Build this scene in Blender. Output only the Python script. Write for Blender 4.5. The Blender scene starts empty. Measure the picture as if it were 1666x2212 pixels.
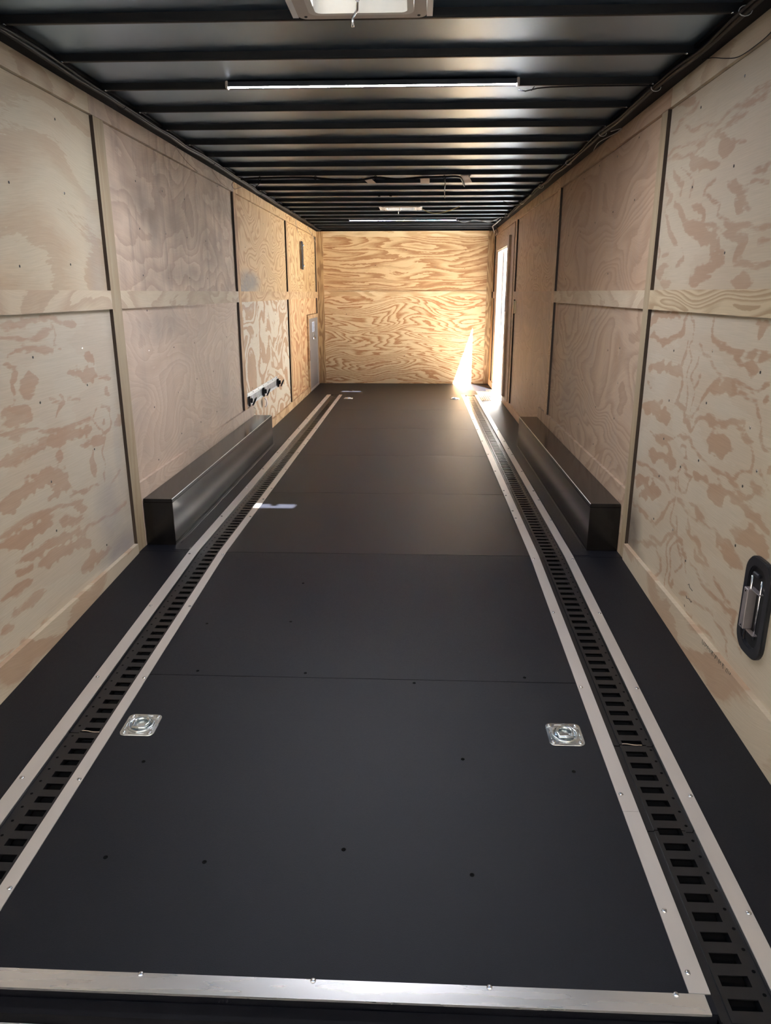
import bpy, math, random
import numpy as np
from mathutils import Vector, Matrix

random.seed(7)
scene = bpy.context.scene
COL = scene.collection

# ------------------------------------------------------------------ camera
W, H, YF = 2.46, 2.0905, 10.718          # inner width, height, front wall
YB, SL = 3.47, 0.055                     # where the rear floor starts to slope down, and its slope
YR = 1.14                                # rear edge of the floor
F_PX = 1564.56
cam_d = bpy.data.cameras.new('camera')
cam_d.sensor_fit = 'HORIZONTAL'
cam_d.sensor_width = 36.0
cam_d.lens = F_PX / 1666 * 36.0
cam_d.clip_start = 0.02
cam = bpy.data.objects.new('camera', cam_d)
COL.objects.link(cam)
_p, _y, _r = 0.294271, 0.0424787, -0.00064859
_f = Vector((-math.sin(_y) * math.cos(_p), math.cos(_y) * math.cos(_p), -math.sin(_p)))
_rt = Vector((math.cos(_y), math.sin(_y), 0))
_up = _rt.cross(_f)
_r2 = _rt * math.cos(_r) + _up * math.sin(_r)
_u2 = _up * math.cos(_r) - _rt * math.sin(_r)
_m = Matrix((_r2, _u2, -_f)).transposed().to_4x4()
_m.translation = Vector((1.41562, 0.0, 1.27666))
cam.matrix_world = _m
scene.camera = cam

# ------------------------------------------------------------------ light
scene.view_settings.view_transform = 'Standard'
scene.view_settings.look = 'None'
scene.view_settings.gamma = 1.0
scene.view_settings.use_curve_mapping = False
scene.view_settings.exposure = 0.56
scene.cycles.max_bounces = 14
scene.cycles.diffuse_bounces = 8
scene.cycles.glossy_bounces = 6
scene.cycles.transmission_bounces = 8
scene.cycles.sample_clamp_indirect = 80.0
scene.cycles.use_denoising = True

world = bpy.data.worlds.new('sky')
scene.world = world
world.use_nodes = True
wn = world.node_tree
wn.nodes.clear()
w_out = wn.nodes.new('ShaderNodeOutputWorld')
w_bg = wn.nodes.new('ShaderNodeBackground')
w_tc = wn.nodes.new('ShaderNodeTexCoord')
w_sep = wn.nodes.new('ShaderNodeSeparateXYZ')
w_rmp = wn.nodes.new('ShaderNodeValToRGB')
w_rmp.color_ramp.elements[0].position = 0.0
w_rmp.color_ramp.elements[0].color = (0.92, 0.95, 1.0, 1)
w_rmp.color_ramp.elements[1].position = 0.9
w_rmp.color_ramp.elements[1].color = (0.50, 0.70, 1.0, 1)
wn.links.new(w_tc.outputs['Generated'], w_sep.inputs[0])
wn.links.new(w_sep.outputs['Z'], w_rmp.inputs[0])
wn.links.new(w_rmp.outputs[0], w_bg.inputs[0])
wn.links.new(w_bg.outputs[0], w_out.inputs[0])
w_bg.inputs[1].default_value = 1.1

sun_d = bpy.data.lights.new('sun', 'SUN')
sun_d.energy = 150.0
sun_d.angle = 0.009
sun_d.color = (1.0, 0.97, 0.92)
sun = bpy.data.objects.new('sun', sun_d)
COL.objects.link(sun)
sun.rotation_euler = Vector((-0.70, 1.93, -2.13)).to_track_quat('-Z', 'Y').to_euler()
LED_NEAR, LED_FAR = 330.0, 60.0

# ------------------------------------------------------------------ helpers
def srgb(r, g, b):
    def f(c):
        c /= 255.0
        return c / 12.92 if c <= 0.04045 else ((c + 0.055) / 1.055) ** 2.4
    return (f(r), f(g), f(b), 1.0)

def zf(y):
    return 0.0 if y >= YB else SL * (y - YB)

class MB:
    def __init__(self):
        self.v, self.f, self.mi, self.sm = [], [], [], []
        self.m = 0
    def face(self, idx, sm=False):
        self.f.append(idx); self.mi.append(self.m); self.sm.append(sm)
    def hexa(self, p):
        b = len(self.v); self.v += [tuple(q) for q in p]
        for q in ((3, 2, 1, 0), (4, 5, 6, 7), (0, 1, 5, 4), (1, 2, 6, 5), (2, 3, 7, 6), (3, 0, 4, 7)):
            self.face([b + i for i in q])
        return self
    def box(self, x0, x1, y0, y1, z0, z1):
        return self.hexa([(x0, y0, z0), (x1, y0, z0), (x1, y1, z0), (x0, y1, z0),
                          (x0, y0, z1), (x1, y0, z1), (x1, y1, z1), (x0, y1, z1)])
    def floor_box(self, x0, x1, y0, y1, h0, h1):
        """a box that follows the floor's bend; heights are above the floor"""
        cuts = [y0] + ([YB] if y0 < YB < y1 else []) + [y1]
        for a, b in zip(cuts[:-1], cuts[1:]):
            za, zb = zf(a), zf(b)
            self.hexa([(x0, a, za + h0), (x1, a, za + h0), (x1, b, zb + h0), (x0, b, zb + h0),
                       (x0, a, za + h1), (x1, a, za + h1), (x1, b, zb + h1), (x0, b, zb + h1)])
        return self
    def bevel_box(self, x0, x1, y0, y1, z0, z1, c):
        """box with all twelve edges chamfered"""
        b = len(self.v)
        xs, ys, zs = (x0, x1), (y0, y1), (z0, z1)
        idx = {}
        for i in (0, 1):
            for j in (0, 1):
                for k in (0, 1):
                    sx, sy, sz = (1 - 2 * i) * c, (1 - 2 * j) * c, (1 - 2 * k) * c
                    for ax, q in (('x', (xs[i], ys[j] + sy, zs[k] + sz)), ('y', (xs[i] + sx, ys[j], zs[k] + sz)), ('z', (xs[i] + sx, ys[j] + sy, zs[k]))):
                        idx[(i, j, k, ax)] = len(self.v); self.v.append(q)
        I = idx
        for i in (0, 1):
            q = [I[(i, 0, 0, 'x')], I[(i, 1, 0, 'x')], I[(i, 1, 1, 'x')], I[(i, 0, 1, 'x')]]
            self.face(q if i else q[::-1])
            q = [I[(0, i, 0, 'y')], I[(0, i, 1, 'y')], I[(1, i, 1, 'y')], I[(1, i, 0, 'y')]]
            self.face(q if i else q[::-1])
            q = [I[(0, 0, i, 'z')], I[(1, 0, i, 'z')], I[(1, 1, i, 'z')], I[(0, 1, i, 'z')]]
            self.face(q if i else q[::-1])
        for j in (0, 1):
            for k in (0, 1):
                self.face([I[(0, j, k, 'y')], I[(1, j, k, 'y')], I[(1, j, k, 'z')], I[(0, j, k, 'z')]])
                self.face([I[(j, 0, k, 'x')], I[(j, 1, k, 'x')], I[(j, 1, k, 'z')], I[(j, 0, k, 'z')]])
                self.face([I[(j, k, 0, 'x')], I[(j, k, 1, 'x')], I[(j, k, 1, 'y')], I[(j, k, 0, 'y')]])
                for i in (0, 1):
                    pass
        for i in (0, 1):
            for j in (0, 1):
                for k in (0, 1):
                    self.face([I[(i, j, k, 'x')], I[(i, j, k, 'y')], I[(i, j, k, 'z')]])
        return self
    def tube(self, pts, r, n=8, closed=False):
        pts = [Vector(p) for p in pts]
        N = len(pts); b = len(self.v)
        up = None
        for i, p in enumerate(pts):
            if closed:
                t = pts[(i + 1) % N] - pts[i - 1]
            else:
                t = pts[min(i + 1, N - 1)] - pts[max(i - 1, 0)]
            t.normalize()
            if up is None:
                up = Vector((0, 0, 1)) if abs(t.z) < 0.9 else Vector((1, 0, 0))
            s = t.cross(up); s.normalize(); up = s.cross(t); up.normalize()
            for k in range(n):
                a = 2 * math.pi * k / n
                self.v.append(tuple(p + s * (r * math.cos(a)) + up * (r * math.sin(a))))
        for i in range(N if closed else N - 1):
            j = (i + 1) % N
            for k in range(n):
                l = (k + 1) % n
                self.face([b + i * n + k, b + i * n + l, b + j * n + l, b + j * n + k], True)
        if not closed:
            self.face([b + k for k in range(n)][::-1]); self.face([b + (N - 1) * n + k for k in range(n)])
        return self
    def lathe(self, c, axis, prof, n=12):
        """profile (radius, height) turned about axis through c"""
        c = Vector(c); ax = Vector(axis).normalized()
        s = ax.orthogonal().normalized(); t = ax.cross(s); b = len(self.v)
        for r, h in prof:
            for k in range(n):
                a = 2 * math.pi * k / n
                self.v.append(tuple(c + ax * h + s * (r * math.cos(a)) + t * (r * math.sin(a))))
        for i in range(len(prof) - 1):
            for k in range(n):
                l = (k + 1) % n
                self.face([b + i * n + k, b + i * n + l, b + (i + 1) * n + l, b + (i + 1) * n + k], True)
        self.face([b + k for k in range(n)][::-1]); self.face([b + (len(prof) - 1) * n + k for k in range(n)])
        return self
    def prism(self, poly, o, ex, ey, en, d):
        """2D outline extruded along en by d"""
        o, ex, ey, en = Vector(o), Vector(ex), Vector(ey), Vector(en)
        n = len(poly); b = len(self.v)
        for h in (0, d):
            for x, y in poly:
                self.v.append(tuple(o + ex * x + ey * y + en * h))
        self.face([b + i for i in range(n)][::-1]); self.face([b + n + i for i in range(n)])
        for i in range(n):
            j = (i + 1) % n
            self.face([b + i, b + j, b + n + j, b + n + i])
        return self
    def ring(self, outer, inner, o, ex, ey, en, d):
        """frame between two outlines of the same point count"""
        o, ex, ey, en = Vector(o), Vector(ex), Vector(ey), Vector(en)
        n = len(outer); b = len(self.v)
        for poly, h in ((outer, 0), (inner, 0), (outer, d), (inner, d)):
            for x, y in poly:
                self.v.append(tuple(o + ex * x + ey * y + en * h))
        for i in range(n):
            j = (i + 1) % n
            self.face([b + n + i, b + n + j, b + j, b + i])
            self.face([b + 2 * n + i, b + 2 * n + j, b + 3 * n + j, b + 3 * n + i])
            self.face([b + i, b + j, b + 2 * n + j, b + 2 * n + i])
            self.face([b + n + j, b + n + i, b + 3 * n + i, b + 3 * n + j])
        return self
    def build(self, name, mats, parent=None, origin=None):
        me = bpy.data.meshes.new(name)
        o = Vector(origin) if origin is not None else Vector((0, 0, 0))
        me.from_pydata([tuple(Vector(q) - o) for q in self.v], [], self.f)
        for m in (mats if isinstance(mats, (list, tuple)) else [mats]):
            me.materials.append(m)
        me.polygons.foreach_set('material_index', self.mi)
        me.polygons.foreach_set('use_smooth', self.sm)
        me.update()
        ob = bpy.data.objects.new(name, me)
        ob.location = o
        COL.objects.link(ob)
        if parent is not None:
            ob.parent = parent
            ob.location = o - world_loc(parent)
        return ob

def world_loc(o):
    l = Vector((0, 0, 0))
    while o is not None:
        l += o.location; o = o.parent
    return l

def rrect(w, h, r, n=5, cx=0.0, cy=0.0):
    out = []
    for sx, sy, a0 in ((1, 1, 0), (-1, 1, 90), (-1, -1, 180), (1, -1, 270)):
        for k in range(n + 1):
            a = math.radians(a0 + 90 * k / n)
            out.append((cx + sx * (w / 2 - r) + r * math.cos(a), cy + sy * (h / 2 - r) + r * math.sin(a)))
    return out

def tag(o, label=None, cat=None, group=None, kind=None):
    if label: o['label'] = label
    if cat: o['category'] = cat
    if group: o['group'] = group
    if kind: o['kind'] = kind
    return o

def empty(name, loc, label, cat, group=None):
    o = bpy.data.objects.new(name, None)
    o.location = loc; o.empty_display_size = 0.05
    COL.objects.link(o)
    return tag(o, label, cat, group)

def dup(o, loc, parent=None):
    """copy of one object and, below it, of its parts and sub-parts"""
    c = o.copy(); COL.objects.link(c)
    if parent is not None: c.parent = parent
    if loc is not None: c.location = loc
    for ch in o.children:
        dup(ch, None, c)
    return c

# ------------------------------------------------------------------ materials
def principled(name, color, rough=0.5, metal=0.0, spec=0.5, noise=0.0, nscale=40.0, bump=0.0, bscale=200.0, coat=0.0, emit=None, estr=0.0, rvar=0.0, trans=0.0, stretch=None):
    m = bpy.data.materials.new(name); m.use_nodes = True
    nt = m.node_tree; b = nt.nodes['Principled BSDF']
    col = color if len(color) == 4 else tuple(color) + (1.0,)
    b.inputs['Base Color'].default_value = col
    b.inputs['Roughness'].default_value = rough
    b.inputs['Metallic'].default_value = metal
    b.inputs['Specular IOR Level'].default_value = spec
    b.inputs['Coat Weight'].default_value = coat
    b.inputs['Transmission Weight'].default_value = trans
    if emit is not None:
        b.inputs['Emission Color'].default_value = emit
        b.inputs['Emission Strength'].default_value = estr
    tc = nt.nodes.new('ShaderNodeTexCoord')
    mp = nt.nodes.new('ShaderNodeMapping')
    nt.links.new(tc.outputs['Object'], mp.inputs[0])
    if stretch: mp.inputs['Scale'].default_value = stretch
    if noise or rvar:
        nz = nt.nodes.new('ShaderNodeTexNoise'); nz.inputs['Scale'].default_value = nscale; nz.inputs['Detail'].default_value = 4
        nt.links.new(mp.outputs[0], nz.inputs['Vector'])
        if noise:
            mx = nt.nodes.new('ShaderNodeMix'); mx.data_type = 'RGBA'
            mx.inputs['A'].default_value = tuple(c * (1 - noise) for c in col[:3]) + (1,)
            mx.inputs['B'].default_value = tuple(min(1, c * (1 + noise)) for c in col[:3]) + (1,)
            nt.links.new(nz.outputs[0], mx.inputs['Factor']); nt.links.new(mx.outputs['Result'], b.inputs['Base Color'])
        if rvar:
            mr = nt.nodes.new('ShaderNodeMapRange')
            mr.inputs['To Min'].default_value = max(0.02, rough - rvar); mr.inputs['To Max'].default_value = min(1, rough + rvar)
            mr.inputs['From Min'].default_value = 0.3; mr.inputs['From Max'].default_value = 0.7
            nt.links.new(nz.outputs[0], mr.inputs[0]); nt.links.new(mr.outputs[0], b.inputs['Roughness'])
    if bump:
        n2 = nt.nodes.new('ShaderNodeTexNoise'); n2.inputs['Scale'].default_value = bscale; n2.inputs['Detail'].default_value = 3
        nt.links.new(mp.outputs[0], n2.inputs['Vector'])
        bp = nt.nodes.new('ShaderNodeBump'); bp.inputs['Strength'].default_value = bump; bp.inputs['Distance'].default_value = 0.002
        nt.links.new(n2.outputs[0], bp.inputs['Height']); nt.links.new(bp.outputs[0], b.inputs['Normal'])
    return m

M_FLOOR = principled('black_rubber_flooring', (0.0042, 0.0048, 0.0078), 0.47, spec=0.28, noise=0.45, nscale=260, bump=0.35, bscale=700, rvar=0.06)
M_SUB = principled('dark_subfloor', (0.006, 0.006, 0.007), 0.8)
M_TRACK = principled('black_powder_coat', (0.0085, 0.0085, 0.0095), 0.33, spec=0.42, noise=0.3, nscale=30, rvar=0.05)
M_HOLE = principled('hole_black', (0.002, 0.002, 0.002), 0.9, spec=0.1)
M_ALU = principled('brushed_aluminium', (0.66, 0.63, 0.60), 0.42, metal=0.75, noise=0.03, nscale=4, rvar=0.03, stretch=(8, 0.6, 8))
M_ALUX = principled('brushed_aluminium_cross', (0.76, 0.74, 0.72), 0.27, metal=0.85, noise=0.04, nscale=4, rvar=0.03, stretch=(0.6, 8, 8))
M_SCREW = principled('zinc_screw', (0.62, 0.63, 0.64), 0.25, metal=1.0)
M_DSCREW = principled('dark_screw', (0.030, 0.027, 0.025), 0.5, metal=0.3)
M_ZINC = principled('zinc_plate', (0.66, 0.71, 0.73), 0.24, metal=1.0, noise=0.12, nscale=25, rvar=0.08)
M_ZINCW = principled('galvanised_rail', (0.46, 0.51, 0.56), 0.36, metal=1.0, noise=0.10, nscale=20)
M_BOX = principled('black_gloss_paint', (0.0060, 0.0056, 0.0060), 0.19, spec=0.45)
M_EDGE = principled('worn_edge', (0.62, 0.60, 0.58), 0.4, metal=0.4)
M_ROOF = principled('dark_roof_sheet', (0.275, 0.375, 0.48), 0.33, metal=1.0, noise=0.05, nscale=3)
M_BOW = principled('black_roof_bow', (0.0045, 0.0048, 0.0056), 0.45, spec=0.3, rvar=0.05, nscale=8)
M_STEEL = principled('black_frame_steel', (0.006, 0.006, 0.0075), 0.7, spec=0.1, noise=0.3, nscale=15)
M_DARKBROWN = principled('dark_brown', srgb(66, 55, 46), 0.7, noise=0.35, nscale=30, stretch=(1, 1, 0.15))  # dark brown; paints the shadow gap on the battens' rear edges
M_WHITEPL = principled('white_plastic', (0.66, 0.64, 0.60), 0.45, noise=0.05)
M_GARN = principled('beige_garnish', (0.50, 0.45, 0.41), 0.5, noise=0.06)
M_WHITEMET = principled('white_enamel', (0.80, 0.80, 0.80), 0.35)
M_CABLE = principled('black_cable', (0.008, 0.008, 0.009), 0.55, spec=0.25)
M_GREYWIRE = principled('grey_wire', (0.28, 0.26, 0.25), 0.5)
M_BROWNWIRE = principled('brown_wire', (0.17, 0.11, 0.075), 0.55)
M_YELWIRE = principled('yellow_wire', (0.62, 0.53, 0.24), 0.5)
M_CLIP = principled('clear_clip', (0.45, 0.46, 0.48), 0.3)
M_BLKPL = principled('black_plastic', (0.013, 0.014, 0.018), 0.42, noise=0.2, nscale=20)
M_RECESS = principled('recess_black', (0.004, 0.0045, 0.006), 0.55)
M_LATCH = principled('latch_steel', (0.50, 0.46, 0.46), 0.42, metal=0.85, noise=0.1)
M_CHROME = principled('bright_steel', (0.75, 0.76, 0.78), 0.18, metal=1.0)
M_BRASS = principled('pale_brass', (0.72, 0.62, 0.42), 0.32, metal=1.0)
M_GREYDOOR = principled('grey_door_skin', (0.27, 0.255, 0.25), 0.42, noise=0.08, nscale=3)
M_STICKER = principled('pale_blue_sticker', (0.60, 0.70, 0.86), 0.4)
M_STICKINK = principled('sticker_ink', (0.20, 0.28, 0.42), 0.5)
M_INK = principled('green_black_ink', (0.035, 0.050, 0.045), 0.8)
M_PENCIL = principled('dark_pencil', (0.030, 0.027, 0.030), 0.8)
M_TAB = principled('pale_wood_tab', (0.50, 0.40, 0.31), 0.6, noise=0.1)
M_GROUND = principled('gravel_ground', (0.46, 0.44, 0.41), 0.9, noise=0.2, nscale=8)
M_BLOCKER = principled('blocker_tan', (0.50, 0.44, 0.37), 0.9, noise=0.05)
M_DEBRIS = principled('dry_debris', (0.30, 0.21, 0.11), 0.8, noise=0.4)
M_TREAD = principled('tread_plate', (0.88, 0.88, 0.88), 0.22, metal=1.0)
M_TUBE = principled('led_diffuser', (0.9, 0.9, 0.95), 0.3, emit=(0.86, 0.88, 1.0, 1), estr=LED_NEAR)
M_TUBEHOUS = principled('led_housing', (0.03, 0.03, 0.033), 0.4)

def led_far_mat():
    m = bpy.data.materials.new('led_diffuser_banded'); m.use_nodes = True
    nt = m.node_tree; b = nt.nodes['Principled BSDF']
    tc = nt.nodes.new('ShaderNodeTexCoord'); sp = nt.nodes.new('ShaderNodeSeparateXYZ')
    mr = nt.nodes.new('ShaderNodeMapRange'); mr.inputs['From Min'].default_value = 0.62; mr.inputs['From Max'].default_value = 1.85
    rp = nt.nodes.new('ShaderNodeValToRGB')
    rp.color_ramp.elements[0].color = (0.42, 0.42, 0.95, 1); rp.color_ramp.elements[0].position = 0.0
    rp.color_ramp.elements[1].color = (0.40, 0.38, 0.95, 1); rp.color_ramp.elements[1].position = 1.0
    for pos, c in ((0.40, (0.42, 0.42, 0.95, 1)), (0.46, (0.75, 0.80, 0.40, 1)), (0.55, (0.70, 0.80, 0.45, 1)), (0.595, (0.75, 0.25, 0.45, 1)), (0.64, (0.20, 0.62, 0.85, 1)), (0.84, (0.20, 0.62, 0.85, 1)), (0.88, (0.70, 0.25, 0.50, 1)), (0.93, (0.40, 0.38, 0.95, 1))):
        e = rp.color_ramp.elements.new(pos); e.color = c
    nt.links.new(tc.outputs['Object'], sp.inputs[0]); nt.links.new(sp.outputs['X'], mr.inputs[0]); nt.links.new(mr.outputs[0], rp.inputs[0])
    nt.links.new(rp.outputs[0], b.inputs['Emission Color']); b.inputs['Emission Strength'].default_value = LED_FAR
    b.inputs['Base Color'].default_value = (0.8, 0.8, 0.85, 1)
    return m
M_TUBEFAR = led_far_mat()

def vent_mat():
    m = bpy.data.materials.new('translucent_lid'); m.use_nodes = True
    nt = m.node_tree; nt.nodes.clear()
    o = nt.nodes.new('ShaderNodeOutputMaterial'); mx = nt.nodes.new('ShaderNodeMixShader')
    t = nt.nodes.new('ShaderNodeBsdfTranslucent'); d = nt.nodes.new('ShaderNodeBsdfPrincipled')
    tc = nt.nodes.new('ShaderNodeTexCoord'); nz = nt.nodes.new('ShaderNodeTexNoise'); nz.inputs['Scale'].default_value = 14; nz.inputs['Detail'].default_value = 6
    rp = nt.nodes.new('ShaderNodeValToRGB')
    rp.color_ramp.elements[0].position = 0.35; rp.color_ramp.elements[0].color = (0.008, 0.0095, 0.011, 1)
    rp.color_ramp.elements[1].position = 0.72; rp.color_ramp.elements[1].color = (0.020, 0.023, 0.026, 1)
    nt.links.new(tc.outputs['Object'], nz.inputs['Vector']); nt.links.new(nz.outputs[0], rp.inputs[0])
    nt.links.new(rp.outputs[0], t.inputs[0]); d.inputs['Base Color'].default_value = (0.45, 0.5, 0.55, 1); d.inputs['Roughness'].default_value = 0.3
    mx.inputs[0].default_value = 0.35
    nt.links.new(t.outputs[0], mx.inputs[1]); nt.links.new(d.outputs[0], mx.inputs[2]); nt.links.new(mx.outputs[0], o.inputs[0])
    return m
M_LID = vent_mat()

def plywood(name, pale, brown, K=9.0, su=0.9, sv=2.2, seed=0.0, axis='Y', lo=0.30, hi=0.62, contrast=1.0, jag=0.35, mottle=None, mott_amt=0.35, mscale=1.6, vertical=False, traced=False, streak=0.0, warp=0.0, grey=(0.30, 0.28, 0.26, 1)):
    m = bpy.data.materials.new(name); m.use_nodes = True
    nt = m.node_tree; b = nt.nodes['Principled BSDF']; L = nt.links.new
    def node(t, **kw):
        n = nt.nodes.new(t)
        for k, v in kw.items(): setattr(n, k, v)
        return n
    def math_(op, a, bb=None, clamp=False):
        n = node('ShaderNodeMath', operation=op, use_clamp=clamp)
        for i, q in enumerate((a, bb)):
            if q is None: continue
            if isinstance(q, (int, float)): n.inputs[i].default_value = q
            else: L(q, n.inputs[i])
        return n.outputs[0]
    def noise(vec, sx, sy, detail=2.0, rough=0.5, off=0.0):
        mp = node('ShaderNodeMapping'); mp.inputs['Scale'].default_value = (sx, sy, 1); mp.inputs['Location'].default_value = (0, 0, off)
        L(vec, mp.inputs[0])
        nz = node('ShaderNodeTexNoise'); nz.inputs['Scale'].default_value = 1.0; nz.inputs['Detail'].default_value = detail; nz.inputs['Roughness'].default_value = rough
        L(mp.outputs[0], nz.inputs['Vector'])
        return nz.outputs[0]
    tc = node('ShaderNodeTexCoord'); sp = node('ShaderNodeSeparateXYZ'); cb = node('ShaderNodeCombineXYZ')
    L(tc.outputs['Object'], sp.inputs[0])
    u, v = sp.outputs[axis], sp.outputs['Z']
    if vertical: u, v = v, u
    if warp:
        cb0 = node('ShaderNodeCombineXYZ'); L(u, cb0.inputs[0]); L(v, cb0.inputs[1]); cb0.inputs[2].default_value = seed * 7.7 + 30
        wv = math_('MULTIPLY', math_('SUBTRACT', noise(cb0.outputs[0], 1.1, 1.6, 1.0), 0.5), warp)
        v = math_('ADD', v, wv)
    L(u, cb.inputs[0]); L(v, cb.inputs[1]); cb.inputs[2].default_value = seed * 3.17
    vec = cb.outputs[0]
    field = noise(vec, su, sv, 2.6, 0.42)
    jagn = math_('ADD', math_('SUBTRACT', noise(vec, 9, 60, 3.0, 0.6, 5), 0.5), math_('MULTIPLY', math_('SUBTRACT', noise(vec, 24, 150, 2.0, 0.6, 8), 0.5), 0.5))
    t = math_('FRACT', math_('ADD', math_('MULTIPLY', field, K), math_('MULTIPLY', jagn, jag)))
    rp = node('ShaderNodeValToRGB')
    e = rp.color_ramp.elements
    e[0].position = lo; e[0].color = (0, 0, 0, 1); e[1].position = hi; e[1].color = (1, 1, 1, 1)
    q = e.new(0.95); q.color = (1, 1, 1, 1); q = e.new(1.0); q.color = (0, 0, 0, 1)
    L(t, rp.inputs[0]); band = rp.outputs[0]
    if traced:
        at = node('ShaderNodeAttribute'); at.attribute_name = 'figure'
        fg = math_('ADD', at.outputs['Fac'], math_('MULTIPLY', jagn, 0.026))
        mr = node('ShaderNodeMapRange'); mr.inputs['From Min'].default_value = -0.0035; mr.inputs['From Max'].default_value = 0.0045; mr.clamp = True
        L(fg, mr.inputs[0])
        wide = noise(vec, 2.2, 3.4, 3.0, 0.5, 14)
        band = math_('ADD', math_('MULTIPLY', mr.outputs[0], math_('ADD', math_('MULTIPLY', wide, 0.7), 0.52)), math_('MULTIPLY', math_('SUBTRACT', band, 0.2), 0.22), True)
    band = math_('MULTIPLY', band, contrast, True)
    mx = node('ShaderNodeMix', data_type='RGBA'); mx.inputs['A'].default_value = pale; mx.inputs['B'].default_value = brown
    L(band, mx.inputs['Factor']); col = mx.outputs['Result']
    if mottle is not None:
        mn = noise(vec, mscale * 0.8, mscale, 4.0, 0.55, 21)
        mr2 = node('ShaderNodeMapRange'); mr2.inputs['From Min'].default_value = 0.42; mr2.inputs['From Max'].default_value = 0.68; mr2.inputs['To Max'].default_value = mott_amt
        L(mn, mr2.inputs[0])
        m2 = node('ShaderNodeMix', data_type='RGBA'); L(mr2.outputs[0], m2.inputs['Factor']); L(col, m2.inputs['A']); m2.inputs['B'].default_value = mottle
        col = m2.outputs['Result']
    if streak:
        sn = noise(vec, 14.0 if not vertical else 2.0, 1.3 if not vertical else 14.0, 4.0, 0.6, 33)
        mr3 = node('ShaderNodeMapRange'); mr3.inputs['From Min'].default_value = 0.50; mr3.inputs['From Max'].default_value = 0.74; mr3.inputs['To Max'].default_value = streak
        L(sn, mr3.inputs[0])
        m3 = node('ShaderNodeMix', data_type='RGBA'); L(mr3.outputs[0], m3.inputs['Factor']); L(col, m3.inputs['A']); m3.inputs['B'].default_value = grey
        col = m3.outputs['Result']
    at2 = node('ShaderNodeAttribute'); at2.attribute_name = 'stain'
    sf = math_('MULTIPLY', at2.outputs['Fac'], math_('ADD', 0.55, math_('MULTIPLY', noise(vec, 12, 12, 4.0, 0.6, 44), 0.8)), True)
    m4 = node('ShaderNodeMix', data_type='RGBA'); L(sf, m4.inputs['Factor']); L(col, m4.inputs['A']); m4.inputs['B'].default_value = grey
    col = m4.outputs['Result']
    fib = noise(vec, 7, 330, 2.0, 0.6, 50)
    m5 = node('ShaderNodeMix', data_type='RGBA', blend_type='MULTIPLY'); m5.inputs['Factor'].default_value = 1.0
    mr5 = node('ShaderNodeMapRange'); mr5.inputs['To Min'].default_value = 0.84; mr5.inputs['To Max'].default_value = 1.14
    L(fib, mr5.inputs[0]); cc = node('ShaderNodeCombineXYZ')
    for i in range(3): L(mr5.outputs[0], cc.inputs[i])
    L(col, m5.inputs['A']); L(cc.outputs[0], m5.inputs['B'])
    L(m5.outputs['Result'], b.inputs['Base Color'])
    b.inputs['Roughness'].default_value = 0.62; b.inputs['Specular IOR Level'].default_value = 0.3
    bp = node('ShaderNodeBump'); bp.inputs['Strength'].default_value = 0.12; bp.inputs['Distance'].default_value = 0.002
    L(fib, bp.inputs['Height']); L(bp.outputs[0], b.inputs['Normal'])
    return m

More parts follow.
